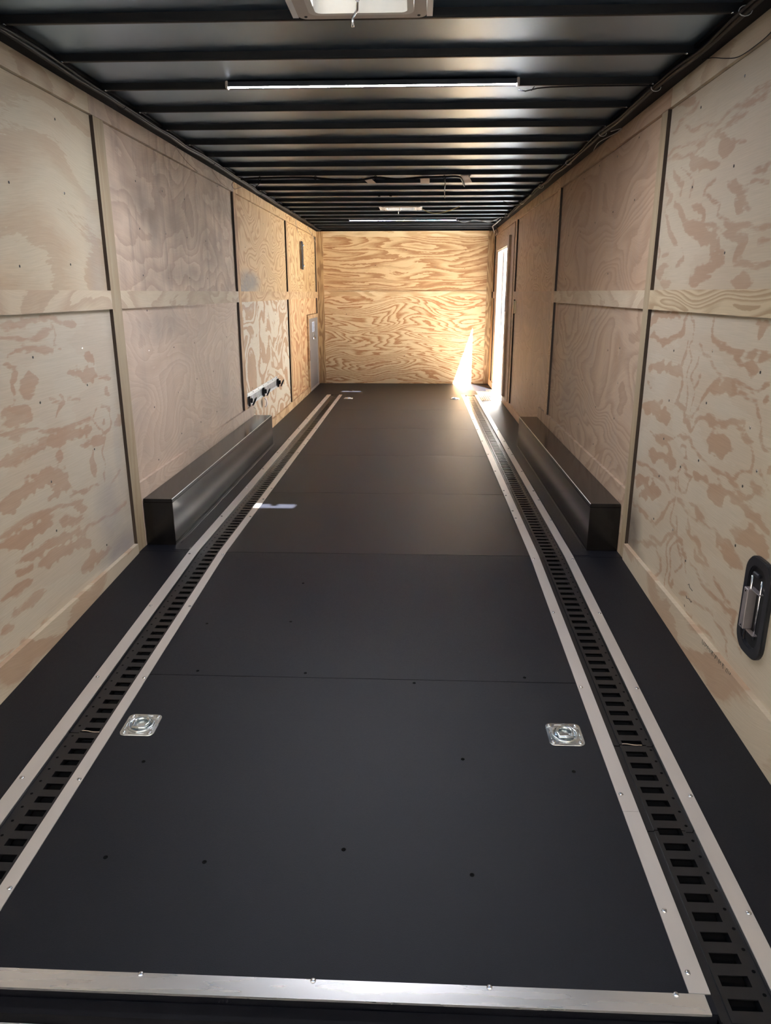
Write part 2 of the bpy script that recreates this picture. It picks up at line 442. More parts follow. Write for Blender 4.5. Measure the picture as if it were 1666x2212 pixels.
TRACE = {
  'RAlow': [
    (0.0155, [(3.494,1.132),(3.364,1.18),(3.155,1.191),(3.057,1.189)]),
    (0.0095, [(3.014,1.166),(2.954,1.192)]),
    (0.0115, [(3.442,1.09),(3.275,1.07),(3.118,1.082),(3.027,1.122),(2.998,1.162)]),
    (0.004, [(2.929,1.197),(2.898,1.105),(2.938,1.065),(2.915,1.019),(2.916,0.961),(2.891,0.886),(2.882,0.838),(2.864,0.806),(2.816,0.804),(2.804,0.826),(2.747,0.868)]),
    (0.004, [(2.83,1.096),(2.753,1.051),(2.683,1.017),(2.608,0.994),(2.499,0.986),(2.402,0.985),(2.313,0.99),(2.232,1.013)]),
    (0.0045, [(2.824,1.041),(2.845,1.006),(2.864,0.966),(2.839,0.931),(2.812,0.948),(2.807,0.991)]),
    (0.006, [(2.83,0.904),(2.828,0.86)]),
    (0.007, [(2.834,0.838),(2.831,0.829)]),
    (0.0095, [(2.959,1.087),(2.969,1.033),(2.984,0.993),(2.964,0.935),(2.979,0.873),(3.019,0.837)]),
    (0.0155, [(3.43,0.944),(3.193,0.975),(2.979,0.978)]),
    (0.011, [(3.407,0.878),(3.347,0.868)]),
    (0.029, [(3.451,0.779),(3.229,0.784),(3.043,0.771)]),
    (0.0105, [(3.021,0.842),(2.899,0.825),(2.886,0.787),(2.818,0.77),(2.761,0.814),(2.623,0.837),(2.534,0.839),(2.456,0.857),(2.366,0.877),(2.358,0.854),(2.295,0.829)]),
    (0.019, [(2.704,0.939),(2.594,0.953),(2.461,0.961)]),
    (0.01, [(2.737,0.893),(2.702,0.934)]),
    (0.0075, [(2.461,0.961),(2.365,0.958),(2.295,0.936),(2.252,0.896),(2.252,0.858),(2.215,0.822),(2.169,0.822)]),
    (0.012, [(2.741,1.19),(2.717,1.121),(2.617,1.088),(2.48,1.078),(2.347,1.093),(2.258,1.092)]),
    (0.0155, [(2.525,1.062),(2.376,1.047),(2.297,1.044)]),
    (0.02, [(2.395,1.185),(2.288,1.182)]),
    (0.031, [(2.642,0.756),(2.512,0.773),(2.426,0.765)]),
    (0.0125, [(2.605,0.786),(2.479,0.801)]),
    (0.0065, [(3.276,0.66),(3.124,0.676),(2.935,0.72),(2.841,0.736),(2.781,0.718),(2.718,0.688),(2.616,0.678),(2.479,0.674),(2.382,0.694),(2.282,0.735),(2.279,0.78),(2.305,0.819),(2.364,0.844),(2.456,0.857)]),
    (0.013, [(3.221,0.657),(3.086,0.662),(2.981,0.635)]),
    (0.005, [(2.907,0.682),(2.884,0.697),(2.839,0.691),(2.822,0.66),(2.866,0.645)]),
    (0.0055, [(2.868,0.609),(2.909,0.578),(2.886,0.532),(2.836,0.514),(2.776,0.545),(2.756,0.586),(2.854,0.61)]),
    (0.015, [(3.286,0.58),(3.096,0.594),(2.943,0.612)]),
    (0.008, [(3.457,0.501),(3.262,0.51),(3.037,0.519),(2.963,0.49)]),
    (0.03, [(3.448,0.416),(3.249,0.419),(3.078,0.442)]),
    (0.0065, [(2.9,0.507),(2.918,0.539),(2.983,0.549)]),
    (0.0105, [(3.434,0.312),(3.284,0.294),(3.1,0.303),(3.002,0.368),(2.975,0.432),(2.881,0.475)]),
    (0.0075, [(2.881,0.475),(2.894,0.423),(2.903,0.36),(2.874,0.343)]),
    (0.009, [(2.867,0.345),(2.956,0.282),(3.007,0.236),(3.143,0.218)]),
    (0.023, [(2.584,0.582),(2.471,0.586),(2.571,0.614)]),
    (0.01, [(2.747,0.618),(2.621,0.62),(2.544,0.603),(2.398,0.62),(2.279,0.616),(2.185,0.603),(2.093,0.592)]),
    (0.0135, [(2.746,0.498),(2.65,0.486),(2.562,0.48)]),
    (0.008, [(2.458,0.675),(2.352,0.663),(2.292,0.654)]),
    (0.0135, [(2.36,0.626),(2.234,0.645)]),
    (0.0055, [(2.854,0.482),(2.746,0.457),(2.64,0.455),(2.521,0.464),(2.41,0.468)]),
    (0.0065, [(2.873,0.338),(2.906,0.277),(2.925,0.214),(2.894,0.147)]),
    (0.005, [(2.851,0.34),(2.768,0.314),(2.718,0.27),(2.684,0.23)]),
    (0.0055, [(2.832,0.308),(2.867,0.252),(2.864,0.198),(2.85,0.159)]),
    (0.005, [(2.832,0.308),(2.788,0.286),(2.756,0.255)]),
    (0.0085, [(2.852,0.388),(2.84,0.354)]),
    (0.011, [(2.723,0.428),(2.682,0.386),(2.6,0.374),(2.577,0.343)]),
    (0.013, [(2.625,0.335),(2.519,0.315)]),
    (0.0245, [(2.315,0.523),(2.206,0.534),(2.121,0.539)]),
    (0.016, [(2.43,0.429),(2.352,0.421),(2.256,0.431)]),
    (0.0105, [(2.499,0.467),(2.428,0.458),(2.429,0.425)]),
    (0.022, [(2.19,0.773),(2.15,0.763)]),
    (0.007, [(2.234,0.751),(2.191,0.725),(2.13,0.703)]),
    (0.011, [(2.262,0.703),(2.228,0.68),(2.16,0.682)]),
    (0.009, [(2.223,0.97),(2.253,0.962)]),
    (0.0075, [(3.387,0.115),(3.236,0.156),(3.054,0.204),(2.965,0.178),(2.971,0.13),(3.035,0.081)]),
    (0.004, [(2.871,0.342),(2.918,0.264),(2.916,0.197),(2.896,0.137),(2.864,0.074)]),
    (0.0045, [(2.862,0.345),(2.756,0.32),(2.704,0.277)]),
    (0.004, [(2.856,0.267),(2.876,0.204),(2.845,0.142),(2.809,0.097)]),
    (0.004, [(2.818,0.302),(2.759,0.273),(2.74,0.245),(2.789,0.187)]),
    (0.0115, [(2.806,0.15),(2.815,0.117)]),
    (0.009, [(2.727,0.4),(2.644,0.367),(2.573,0.356),(2.501,0.334)]),
    (0.007, [(2.66,0.283),(2.577,0.267),(2.49,0.253),(2.394,0.245),(2.307,0.244),(2.224,0.258)]),
    (0.0095, [(2.451,0.302),(2.385,0.284),(2.329,0.268)]),
    (0.0055, [(2.329,0.268),(2.264,0.278)]),
    (0.0145, [(2.468,0.466),(2.353,0.445),(2.256,0.433)]),
    (0.0205, [(2.34,0.508),(2.214,0.512),(2.1,0.517)]),
    (0.0065, [(2.73,0.131),(2.607,0.152),(2.505,0.177),(2.403,0.18),(2.323,0.164),(2.261,0.148),(2.237,0.097)]),
    (0.0085, [(2.5,0.088),(2.39,0.095),(2.326,0.085)]),
    (0.009, [(2.639,0.085),(2.567,0.083)]),
    (0.0055, [(2.28,0.225),(2.213,0.184),(2.16,0.163)]),
    (0.0105, [(2.276,0.212),(2.249,0.234)]),
  ],
  'LAlow': [
    (0.0115, [(2.506,1.162),(2.604,1.166),(2.727,1.166),(2.865,1.174),(2.964,1.156),(3.099,1.151)]),
    (0.0055, [(2.882,1.164),(2.867,1.107),(2.879,1.078),(2.918,1.067)]),
    (0.0075, [(2.497,1.131),(2.6,1.121),(2.742,1.119),(2.85,1.123)]),
    (0.011, [(2.59,1.084),(2.702,1.076),(2.855,1.065)]),
    (0.0065, [(2.543,1.066),(2.589,1.08)]),
    (0.0265, [(3.148,1.022),(3.202,0.985)]),
    (0.023, [(2.933,0.964),(3.066,0.945),(3.235,0.915)]),
    (0.008, [(3.234,0.91),(3.366,0.884)]),
    (0.0125, [(2.481,1.045),(2.54,1.027),(2.542,0.974),(2.538,0.93)]),
    (0.0245, [(2.607,0.962),(2.706,0.955)]),
    (0.02, [(2.581,0.929),(2.68,0.93)]),
    (0.0325, [(2.439,0.87),(2.531,0.873),(2.607,0.865)]),
    (0.013, [(2.432,0.844),(2.538,0.84),(2.636,0.838)]),
    (0.0145, [(2.869,0.891),(2.872,0.86),(2.827,0.816)]),
    (0.0095, [(2.789,0.867),(2.85,0.858)]),
    (0.0075, [(2.918,0.869),(3.028,0.851)]),
    (0.0165, [(3.256,0.845),(3.35,0.827)]),
    (0.009, [(2.406,0.806),(2.501,0.796),(2.604,0.789),(2.729,0.759),(2.874,0.752),(3.01,0.744),(3.135,0.745)]),
    (0.022, [(2.378,0.706),(2.511,0.712),(2.658,0.714),(2.798,0.71),(2.951,0.701),(3.11,0.699)]),
    (0.0125, [(2.455,0.783),(2.526,0.764)]),
    (0.0065, [(3.171,0.778),(3.146,0.737),(3.195,0.672),(3.23,0.648),(3.293,0.671),(3.33,0.754),(3.225,0.781)]),
    (0.0165, [(3.207,0.716),(3.245,0.703)]),
    (0.0205, [(3.338,0.675),(3.461,0.678)]),
    (0.0105, [(2.982,0.641),(3.08,0.637),(3.211,0.628)]),
    (0.016, [(3.094,0.595),(3.082,0.552),(3.122,0.502)]),
    (0.0075, [(3.222,0.62),(3.194,0.567),(3.202,0.495),(3.175,0.448)]),
    (0.017, [(2.769,0.645),(2.843,0.639)]),
    (0.0255, [(2.425,0.585),(2.54,0.591),(2.703,0.594),(2.843,0.559)]),
    (0.022, [(2.712,0.551),(2.813,0.53),(2.889,0.477)]),
    (0.0105, [(2.841,0.469),(2.977,0.448),(3.083,0.46)]),
    (0.032, [(2.336,0.56),(2.419,0.563),(2.5,0.578)]),
    (0.012, [(2.66,0.509),(2.765,0.516)]),
    (0.009, [(2.312,0.472),(2.409,0.468),(2.532,0.467),(2.665,0.456),(2.788,0.441),(2.943,0.412)]),
    (0.0155, [(2.871,0.411),(2.959,0.379)]),
    (0.018, [(2.731,0.394),(2.852,0.345),(2.923,0.339)]),
    (0.027, [(2.317,0.434),(2.447,0.421),(2.574,0.414),(2.682,0.405)]),
    (0.0145, [(2.36,0.356),(2.497,0.34),(2.632,0.337),(2.797,0.313),(2.889,0.305)]),
    (0.007, [(2.878,0.263),(2.886,0.294),(2.986,0.296),(3.088,0.281),(3.228,0.274),(3.386,0.285)]),
    (0.0225, [(2.539,0.288),(2.695,0.262),(2.827,0.253),(2.967,0.226)]),
    (0.0155, [(2.367,0.32),(2.483,0.29)]),
    (0.0245, [(2.865,0.13),(3.019,0.13),(3.158,0.123)]),
    (0.0055, [(3.22,0.406),(3.286,0.431),(3.367,0.449)]),
    (0.0155, [(2.251,0.255),(2.368,0.251),(2.497,0.246)]),
    (0.0135, [(2.287,0.176),(2.428,0.159),(2.544,0.164)]),
    (0.018, [(2.217,0.134),(2.304,0.132)]),
    (0.011, [(2.197,0.064),(2.332,0.046),(2.483,0.032),(2.653,0.017)]),
  ],
  'RAup': [
    (0.0115, [(3.175,1.798),(3.12,1.767),(3.118,1.759)]),
    (0.0125, [(3.098,1.827),(2.935,1.818),(2.79,1.784),(2.656,1.748)]),
    (0.02, [(2.865,1.772),(2.739,1.756)]),
    (0.0165, [(3.164,1.767),(2.98,1.72),(2.844,1.71)]),
    (0.005, [(3.233,1.766),(3.149,1.72),(3.072,1.688),(3.075,1.663),(3.121,1.639)]),
    (0.012, [(3.356,1.769),(3.276,1.715),(3.228,1.682),(3.23,1.652)]),
    (0.0125, [(3.436,1.737),(3.408,1.693),(3.342,1.653),(3.371,1.624)]),
    (0.0175, [(3.284,1.631),(3.232,1.586),(3.157,1.541),(3.077,1.508),(2.921,1.485)]),
    (0.0125, [(3.393,1.61),(3.362,1.559),(3.276,1.495),(3.201,1.459)]),
    (0.0185, [(3.079,1.612),(2.97,1.572),(2.941,1.544)]),
    (0.009, [(3.086,1.535),(2.89,1.511),(2.77,1.488)]),
    (0.0045, [(2.866,1.666),(2.958,1.655),(2.973,1.639),(2.901,1.603),(2.799,1.574),(2.798,1.544),(2.715,1.51)]),
    (0.016, [(2.756,1.632),(2.64,1.582),(2.571,1.562),(2.547,1.535)]),
    (0.0195, [(2.676,1.567),(2.593,1.534)]),
    (0.0095, [(2.74,1.506),(2.608,1.485),(2.49,1.472),(2.382,1.469)]),
    (0.027, [(3.001,1.477),(2.834,1.458),(2.706,1.403)]),
    (0.021, [(2.82,1.416),(2.718,1.387)]),
    (0.012, [(3.128,1.454),(3.11,1.403),(3.201,1.387)]),
    (0.013, [(3.449,1.49),(3.438,1.417)]),
    (0.008, [(3.398,1.424),(3.297,1.444)]),
    (0.0125, [(3.462,1.362),(3.25,1.381)]),
    (0.013, [(2.606,1.456),(2.56,1.434),(2.581,1.404),(2.605,1.379)]),
    (0.01, [(2.769,1.484),(2.638,1.455),(2.555,1.443)]),
    (0.0125, [(2.941,1.36),(2.825,1.374),(2.7,1.386)]),
    (0.0165, [(3.014,1.32),(2.814,1.342)]),
    (0.0095, [(2.595,1.372),(2.481,1.356),(2.347,1.363)]),
    (0.016, [(2.623,1.308),(2.435,1.305)]),
    (0.009, [(2.457,1.416),(2.365,1.416)]),
    (0.009, [(2.57,1.604),(2.425,1.6)]),
    (0.014, [(2.583,1.642),(2.439,1.641)]),
    (0.0135, [(3.408,2.033),(3.168,1.972)]),
    (0.0045, [(3.471,1.839),(3.256,1.834),(3.121,1.832),(2.978,1.833),(2.847,1.827),(2.763,1.829),(2.649,1.842)]),
    (0.003, [(3.448,1.811),(3.319,1.806),(3.174,1.794),(3.025,1.793)]),
    (0.003, [(3.402,1.906),(3.35,1.934),(3.225,1.945),(3.122,1.962)]),
    (0.0035, [(3.258,1.908),(3.156,1.874),(2.988,1.862),(2.805,1.857),(2.622,1.871)]),
    (0.0065, [(3.352,1.329),(3.403,1.356)]),
    (0.017, [(3.364,1.325),(3.227,1.315)]),
    (0.0115, [(3.019,1.335),(2.908,1.326)]),
    (0.006, [(2.624,1.877),(2.519,1.883)]),
    (0.004, [(2.772,1.856),(2.511,1.859)]),
  ],
}

# ------------------------------------------------------------------ outside
tag(MB().box(-40, 40, -60, 80, -0.75, -0.70).build('ground', M_GROUND), 'gravel ground outside the trailer', 'ground', kind='structure')
sun_blocker = tag(MB().box(-14.0, 18.0, -9.3, -9.0, -0.70, 13.75).build('wall_sun_blocker', M_BLOCKER), 'unseen tan wall added behind the open rear end to block the sun', 'wall', kind='structure')  # out of view, added to keep the sun off the rear floor

# ------------------------------------------------------------------ floor
TRL = (0.3035, 0.411)      # left track channel
TRR = (2.044, 2.172)      # right track channel
YT0, YT1 = 1.12, 9.44
fb = MB()
fb.m = 1
fb.floor_box(0, W, YR, YF, -0.09, -0.034)
fb.m = 0
SEAMS = [2.331, YB, 4.632, 5.80, 7.02, 8.22]
def slabs(x0, x1, y0, y1, cuts, g=0.0016):
    ys = [y0] + [c for c in cuts if y0 < c < y1] + [y1]
    for a, b in zip(ys[:-1], ys[1:]):
        fb.floor_box(x0, x1, a + (g if a > y0 else 0), b - (g if b < y1 else 0), -0.034, 0.0)
slabs(TRL[1], TRR[0], YR, YT1, SEAMS)
slabs(0, TRL[0], YR, YT1, [YB])
slabs(TRR[1], W, YR, YT1, [YB])
fb.floor_box(0, W, YT1 + 0.0, YF, -0.034, 0.0)
floor = tag(fb.build('floor', [M_FLOOR, M_SUB]), 'black rubber covered trailer floor sloping down at the rear', 'floor', kind='structure')
for x, y in ((0.599, 1.856), (1.57, 1.904), (1.897, 1.861), (0.633, 1.489), (0.891, 1.484), (1.241, 1.538), (1.568, 1.47), (0.899, 3.114), (0.556, 2.716), (0.902, 2.745), (0.62, 2.36), (1.02, 2.36), (1.42, 2.31), (1.82, 2.36)):
    MB().lathe((x, y, zf(y)), (0, -SL if y < YB else 0, 1), [(0.006, -0.001), (0.006, 0.0006), (0.003, 0.0006), (0.003, 0.0003)], 10).build('floor_screw', M_HOLE, floor)

# rear sill under the floor's edge
sill = MB()
z0 = zf(YR)
sill.box(-0.10, W + 0.10, 1.10, YR - 0.004, z0 - 0.20, z0 - 0.022)
sill.box(-0.10, W + 0.10, 1.02, 1.10, z0 - 0.20, z0 - 0.050)
sill.box(-0.10, W + 0.10, 0.55, 1.015, z0 - 0.20, z0 - 0.072)
tag(sill.build('trim_1', M_STEEL), 'black painted steel rear sill below the floor edge', 'sill', kind='structure')
lip = MB().box(0.50, W, 1.090, 1.097, z0 - 0.0495, z0 - 0.045)
tag(lip.build('trim_2', M_EDGE), 'thin grey worn metal edge line on the black rear sill', 'edge trim', kind='structure')
db = MB()
for i in range(150):
    x = random.gauss(1.05, 0.12) if i < 110 else random.uniform(0.5, 2.3)
    y = 1.06 + random.uniform(-0.035, 0.02); r = random.uniform(0.0012, 0.0040); a = random.uniform(0, 3.1)
    z = z0 - 0.0495; c, s = math.cos(a) * r, math.sin(a) * r
    db.hexa([(x - c, y - s, z), (x + s * .5, y - c * .5, z), (x + c, y + s, z), (x - s * .5, y + c * .5, z), (x - c, y - s, z + r * .5), (x + s * .5, y - c * .5, z + r * .6), (x + c, y + s, z + r * .7), (x - s * .5, y + c * .5, z + r * .6)])
tag(db.build('debris', M_DEBRIS), 'dry leaf crumbs scattered on the black rear sill', 'debris', kind='stuff')

# ------------------------------------------------------------------ walls
BT = 0.016                                   # the boards stand this far proud of the sheets

def panel(name, parent, side, y0, y1, z0, z1, mat, stains=(), trace=None, step=0.02):
    """one plywood sheet, a fine grid so that its figure and stains can be stored on it"""
    ny = max(2, int(round((y1 - y0) / step))); nz = max(2, int(round((z1 - z0) / step)))
    ys = np.linspace(y0, y1, ny + 1); zs = np.linspace(z0, z1, nz + 1)
    Yg, Zg = np.meshgrid(ys, zs)
    P = np.stack([Yg.ravel(), Zg.ravel()], 1)
    if side == 'L': v = [(-BT, a, b) for a, b in P]; back = -0.028
    elif side == 'R': v = [(W + BT, a, b) for a, b in P]; back = W + 0.028
    else: v = [(a, YF + 0.006, b) for a, b in P]; back = YF + 0.018
    flip = side != 'R'
    f = []
    n1 = ny + 1
    for j in range(nz):
        for i in range(ny):
            q = [j * n1 + i, j * n1 + i + 1, (j + 1) * n1 + i + 1, (j + 1) * n1 + i]
            if side == 'R': q = q[::-1]
            if side == 'L': q = q
            f.append(q)
    if side == 'R':
        pass
    b = len(v)
    cor = [(y0, z0), (y1, z0), (y1, z1), (y0, z1)]
    if side in 'LR': v += [(back, a, c) for a, c in cor]
    else: v += [(a, back, c) for a, c in cor]
    ci = [0, ny, nz * n1 + ny, nz * n1]
    rims = [[i for i in range(n1)], [j * n1 + ny for j in range(nz + 1)], [nz * n1 + ny - i for i in range(n1)], [(nz - j) * n1 for j in range(nz + 1)]]
    for k, rim in enumerate(rims):
        f.append(rim[::-1] + [b + k, b + (k + 1) % 4])
    f.append([b, b + 3, b + 2, b + 1])
    me = bpy.data.meshes.new(name); me.from_pydata(v, [], f); me.materials.append(mat); me.update()
    N = len(v)
    st = np.zeros(N); fig = np.full(N, -0.05)
    for (sy, sz, ry, rz, a, hard) in stains:
        d = np.maximum(np.abs(P[:, 0] - sy) / ry, np.abs(P[:, 1] - sz) / rz) if hard else np.hypot((P[:, 0] - sy) / ry, (P[:, 1] - sz) / rz)
        st[:len(P)] = np.maximum(st[:len(P)], a * np.clip((1.15 - d) / (0.35 if hard else 0.75), 0, 1))
    if trace:
        r = np.random.RandomState(len(trace) + ord(trace[0]))
        def soft(f0, n=14):
            q = np.zeros(len(P))
            for _ in range(n):
                ky, kz = r.normal(0, f0), r.normal(0, f0 * 1.8)
                q += np.sin(P[:, 0] * ky + P[:, 1] * kz + r.uniform(0, 6.28))
            return q / math.sqrt(n / 2)
        Q = P + np.stack([soft(22) * 0.010, soft(22) * 0.006], 1)
        wv = 1.0 + 0.28 * soft(30) + 0.16 * soft(70)
        for hw, pts in TRACE[trace]:
            pts = np.array(pts); hw = max(hw * 1.22, 0.0068)
            seg = np.hypot(*np.diff(pts, axis=0).T); tot = seg.sum(); cum = 0.0
            best = np.full(len(P), -9.0)
            for a, c, sl_ in zip(pts[:-1], pts[1:], seg):
                ab = c - a; t = np.clip(((Q - a) @ ab) / max(1e-9, ab @ ab), 0, 1)
                d = np.hypot(*(Q - a - t[:, None] * ab).T)
                e_ = np.minimum(cum + t * sl_, tot - cum - t * sl_)
                tap = np.clip(0.35 + 0.65 * e_ / max(1e-6, min(2.2 * hw, tot * 0.35)), 0, 1)
                if hw < 0.014: tap = np.maximum(tap, 0.8)
                best = np.maximum(best, hw * tap * (wv if hw > 0.012 else 0.6 + 0.4 * wv) - d); cum += sl_
            fig[:len(P)] = np.maximum(fig[:len(P)], np.clip(best, -0.05, 0.05))
        edge = np.clip((1.98 - P[:, 0]) / 0.12, 0, 1)   # the sheet goes on past the traced figure
        free = np.clip(0.034 * (soft(7) + 0.5 * soft(16) - 0.45), -0.05, 0.05)
        fig[:len(P)] = np.maximum(fig[:len(P)], -0.05 + edge * (0.05 + free))
    a = me.attributes.new('stain', 'FLOAT', 'POINT'); a.data.foreach_set('value', st.astype(np.float32))
    a = me.attributes.new('figure', 'FLOAT', 'POINT'); a.data.foreach_set('value', fig.astype(np.float32))
    o = bpy.data.objects.new(name, me); COL.objects.link(o); o.parent = parent
    return o

def wall_screws(par, side, pts, mat=None):
    for k, (y, z) in enumerate(pts):
        n = Vector((1, 0, 0)) if side == 'L' else Vector((-1, 0, 0)) if side == 'R' else Vector((0, -1, 0))
        c = (-BT, y, z) if side == 'L' else (W + BT, y, z) if side == 'R' else (y, YF + 0.006, z)
        MB().lathe(c, n, [(0.0050, -0.001), (0.0050, 0.0008), (0.0028, 0.0010)], 8).build('screw', M_SCREW if k % 4 == 1 else M_DSCREW, par)

PALE_G = srgb(196, 183, 160)
BRN_P = srgb(168, 136, 112)
LOW, UP0, UP1 = -0.12, 1.285, 2.012
BATL = [(3.44, 3.55), (5.93, 6.03), (8.24, 8.345)]
BATR = [(3.45, 3.53), (5.83, 5.95), (8.235, 8.36)]

wl = tag(MB().box(-0.07, -0.03, 0.9, YF + 0.07, -0.25, H + 0.06).build('wall_left', M_STEEL), 'left trailer wall lined with plywood sheets', 'wall', kind='structure')
rng_low = (LOW, 1.215)
P_LAu = plywood('ply_pale_streaky', srgb(188, 174, 149), srgb(172, 148, 121), K=7, su=0.8, sv=2.0, seed=1.3, lo=0.2, hi=0.7, contrast=0.75, mottle=srgb(172, 168, 146), mott_amt=0.5, jag=0.5, warp=0.35)
P_LAl = plywood('ply_pale_blotched', srgb(184, 175, 157), srgb(168, 142, 120), K=6, su=0.8, sv=2.2, seed=2.1, traced=True, mottle=srgb(182, 176, 160), mott_amt=0.35, grey=srgb(150, 145, 142))
P_LBu = plywood('ply_pink_weathered', srgb(202, 181, 160), srgb(174, 150, 130), K=16, su=1.1, sv=1.8, seed=3.4, lo=0.1, hi=0.9, contrast=0.75, mottle=srgb(142, 126, 112), mott_amt=0.65, streak=0.55, warp=0.5, mscale=2.4, grey=srgb(128, 114, 103))
P_LBl = plywood('ply_pink_plain', srgb(202, 182, 162), srgb(184, 160, 140), K=26, su=0.9, sv=2.2, seed=4.2, lo=0.1, hi=0.9, contrast=0.6, mottle=srgb(160, 146, 133), mott_amt=0.55, streak=0.18, warp=0.8, mscale=2.2, grey=srgb(140, 130, 122))
P_LCu = plywood('ply_golden_fine', srgb(204, 172, 128), srgb(176, 138, 94), K=26, su=0.9, sv=2.3, seed=5.7, lo=0.45, hi=0.8, contrast=0.85, warp=0.9, grey=srgb(142, 136, 128))
P_LCl = plywood('ply_white_blotched', srgb(214, 202, 182), srgb(182, 144, 108), K=9, su=1.6, sv=2.8, seed=6.1, lo=0.50, hi=0.60, contrast=0.95, warp=0.9, mottle=srgb(190, 175, 150), mott_amt=0.3, grey=srgb(165, 158, 150))
P_LDu = plywood('ply_golden_whorl', srgb(206, 174, 128), srgb(164, 122, 78), K=22, su=1.5, sv=2.2, seed=7.9, lo=0.45, hi=0.78, contrast=0.9, warp=0.9)
P_LDl = plywood('ply_orange_whorl', srgb(216, 184, 140), srgb(182, 124, 82), K=12, su=1.5, sv=2.0, seed=8.3, lo=0.35, hi=0.75, contrast=0.9, warp=0.9)
P_RAu = plywood('ply_pale_swirl', srgb(180, 168, 147), srgb(162, 137, 114), K=6, su=0.8, sv=2.0, seed=9.2, traced=True, mottle=srgb(166, 152, 128), mott_amt=0.45, grey=srgb(130, 122, 110))
P_RAl = plywood('ply_pale_islands', srgb(183, 173, 154), srgb(164, 138, 114), K=6, su=0.8, sv=2.0, seed=10.4, traced=True, mottle=srgb(178, 165, 140), mott_amt=0.35, grey=srgb(105, 94, 82))
P_RBu = plywood('ply_tan_wavy', srgb(178, 152, 127), srgb(156, 128, 105), K=21, su=0.7, sv=2.3, seed=11.6, lo=0.35, hi=0.85, contrast=0.65, mottle=srgb(162, 134, 112), mott_amt=0.5, warp=0.9, streak=0.15)
P_RBl = plywood('ply_greyed_wavy', srgb(180, 158, 135), srgb(156, 132, 110), K=22, su=0.9, sv=1.9, seed=12.5, lo=0.4, hi=0.85, contrast=0.8, mottle=srgb(160, 143, 127), mott_amt=0.5, warp=1.0, streak=0.2)
P_RCu = plywood('ply_tan_fine', srgb(196, 170, 142), srgb(172, 144, 116), K=24, su=1.0, sv=2.2, seed=13.1, lo=0.4, hi=0.8, contrast=0.7, warp=0.9)
P_RCl = plywood('ply_tan_plain', srgb(194, 171, 148), srgb(180, 157, 133), K=12, su=1.0, sv=2.2, seed=14.8, lo=0.2, hi=0.9, contrast=0.7, mottle=srgb(168, 150, 132), mott_amt=0.5, warp=0.6, streak=0.2)
P_FU = plywood('ply_orange_upper', srgb(214, 182, 138), srgb(168, 120, 78), K=15, su=0.50, sv=4.6, seed=15.5, axis='X', lo=0.25, hi=0.8, contrast=0.92, warp=0.25, jag=0.6)
P_FL = plywood('ply_orange_lower', srgb(222, 193, 150), srgb(176, 122, 78), K=28, su=0.55, sv=3.4, seed=16.9, axis='X', lo=0.42, hi=0.8, contrast=0.92, warp=0.4, jag=0.7)
P_B1 = plywood('board_pale', srgb(190, 176, 152), srgb(168, 146, 122), K=9, su=1.2, sv=4.0, seed=20.1, lo=0.3, hi=0.8, contrast=0.7, warp=0.5)
P_LOWB = plywood('board_low_blotched', srgb(186, 174, 153), srgb(166, 139, 115), K=7, su=1.1, sv=2.6, seed=29.3, lo=0.42, hi=0.56, contrast=0.8, warp=0.5, mottle=srgb(178, 166, 144), mott_amt=0.4)
P_B2 = plywood('board_warm', srgb(204, 172, 130), srgb(170, 130, 90), K=10, su=1.2, sv=4.0, seed=21.7, lo=0.3, hi=0.8, contrast=0.75, warp=0.5)
P_B3 = plywood('board_wavy', srgb(186, 170, 140), srgb(152, 128, 98), K=24, su=0.8, sv=5.5, seed=22.2, lo=0.3, hi=0.75, contrast=0.8, warp=0.5)
P_BV1 = plywood('batten_grey', srgb(164, 148, 120), srgb(146, 124, 96), K=8, su=0.7, sv=9.0, seed=23.3, vertical=True, contrast=0.6, mottle=srgb(150, 140, 118), mott_amt=0.6)
P_BV2 = plywood('batten_warm', srgb(196, 160, 116), srgb(150, 112, 72), K=9, su=1.0, sv=9.0, seed=24.9, vertical=True, contrast=0.8)
P_BFX = plywood('board_front', srgb(224, 198, 156), srgb(190, 150, 106), K=7, su=1.0, sv=4.0, seed=25.4, axis='X', contrast=0.75)
P_BFV = plywood('corner_board', srgb(196, 162, 116), srgb(150, 114, 76), K=10, su=1.2, sv=8.0, seed=26.8, axis='X', vertical=True, contrast=0.85)

def studs(y0, y1, z0, z1, nrow, seed):
    r = random.Random(seed); out = []
    k0 = math.ceil((y0 - 3.92 + 0.05) / 0.4)
    y = 3.92 + 0.4 * k0
    while y < y1 - 0.05:
        for j in range(nrow):
            if r.random() < 0.8: out.append((y + r.uniform(-.01, .01), z0 + (z1 - z0) * (j + 0.5) / nrow + r.uniform(-.015, .015)))
        y += 0.4
    return out

pl = panel('plywood_panel', wl, 'L', 0.95, 3.44, UP0, UP1, P_LAu, [(3.35, 1.36, .1, .35, .35, 0)])
wall_screws(pl, 'L', [(2.698, 1.646), (3.118, 1.661), (2.692, 1.368), (3.097, 1.388), (3.112, 1.929)])
pl = panel('plywood_panel', wl, 'L', 0.95, 3.44, LOW, 1.215, P_LAl, [(3.20, 0.30, .16, .20, .55, 0), (3.28, .06, .24, .12, .85, 0), (3.36, .5, .05, .3, .3, 0)], 'LAlow', 0.011)
wall_screws(pl, 'L', [(2.696, 1.046), (3.112, 1.049), (2.703, 0.876), (3.119, 0.892), (3.114, 0.609), (2.704, 0.565), (2.692, 0.366), (3.123, 0.153)])
pl = panel('plywood_panel', wl, 'L', 3.55, 5.93, UP0, UP1, P_LBu, [(4.15, 1.62, .10, .12, .55, 0), (4.0, 1.75, .1, .1, .35, 0), (4.6, 1.38, .5, .07, .4, 0)])
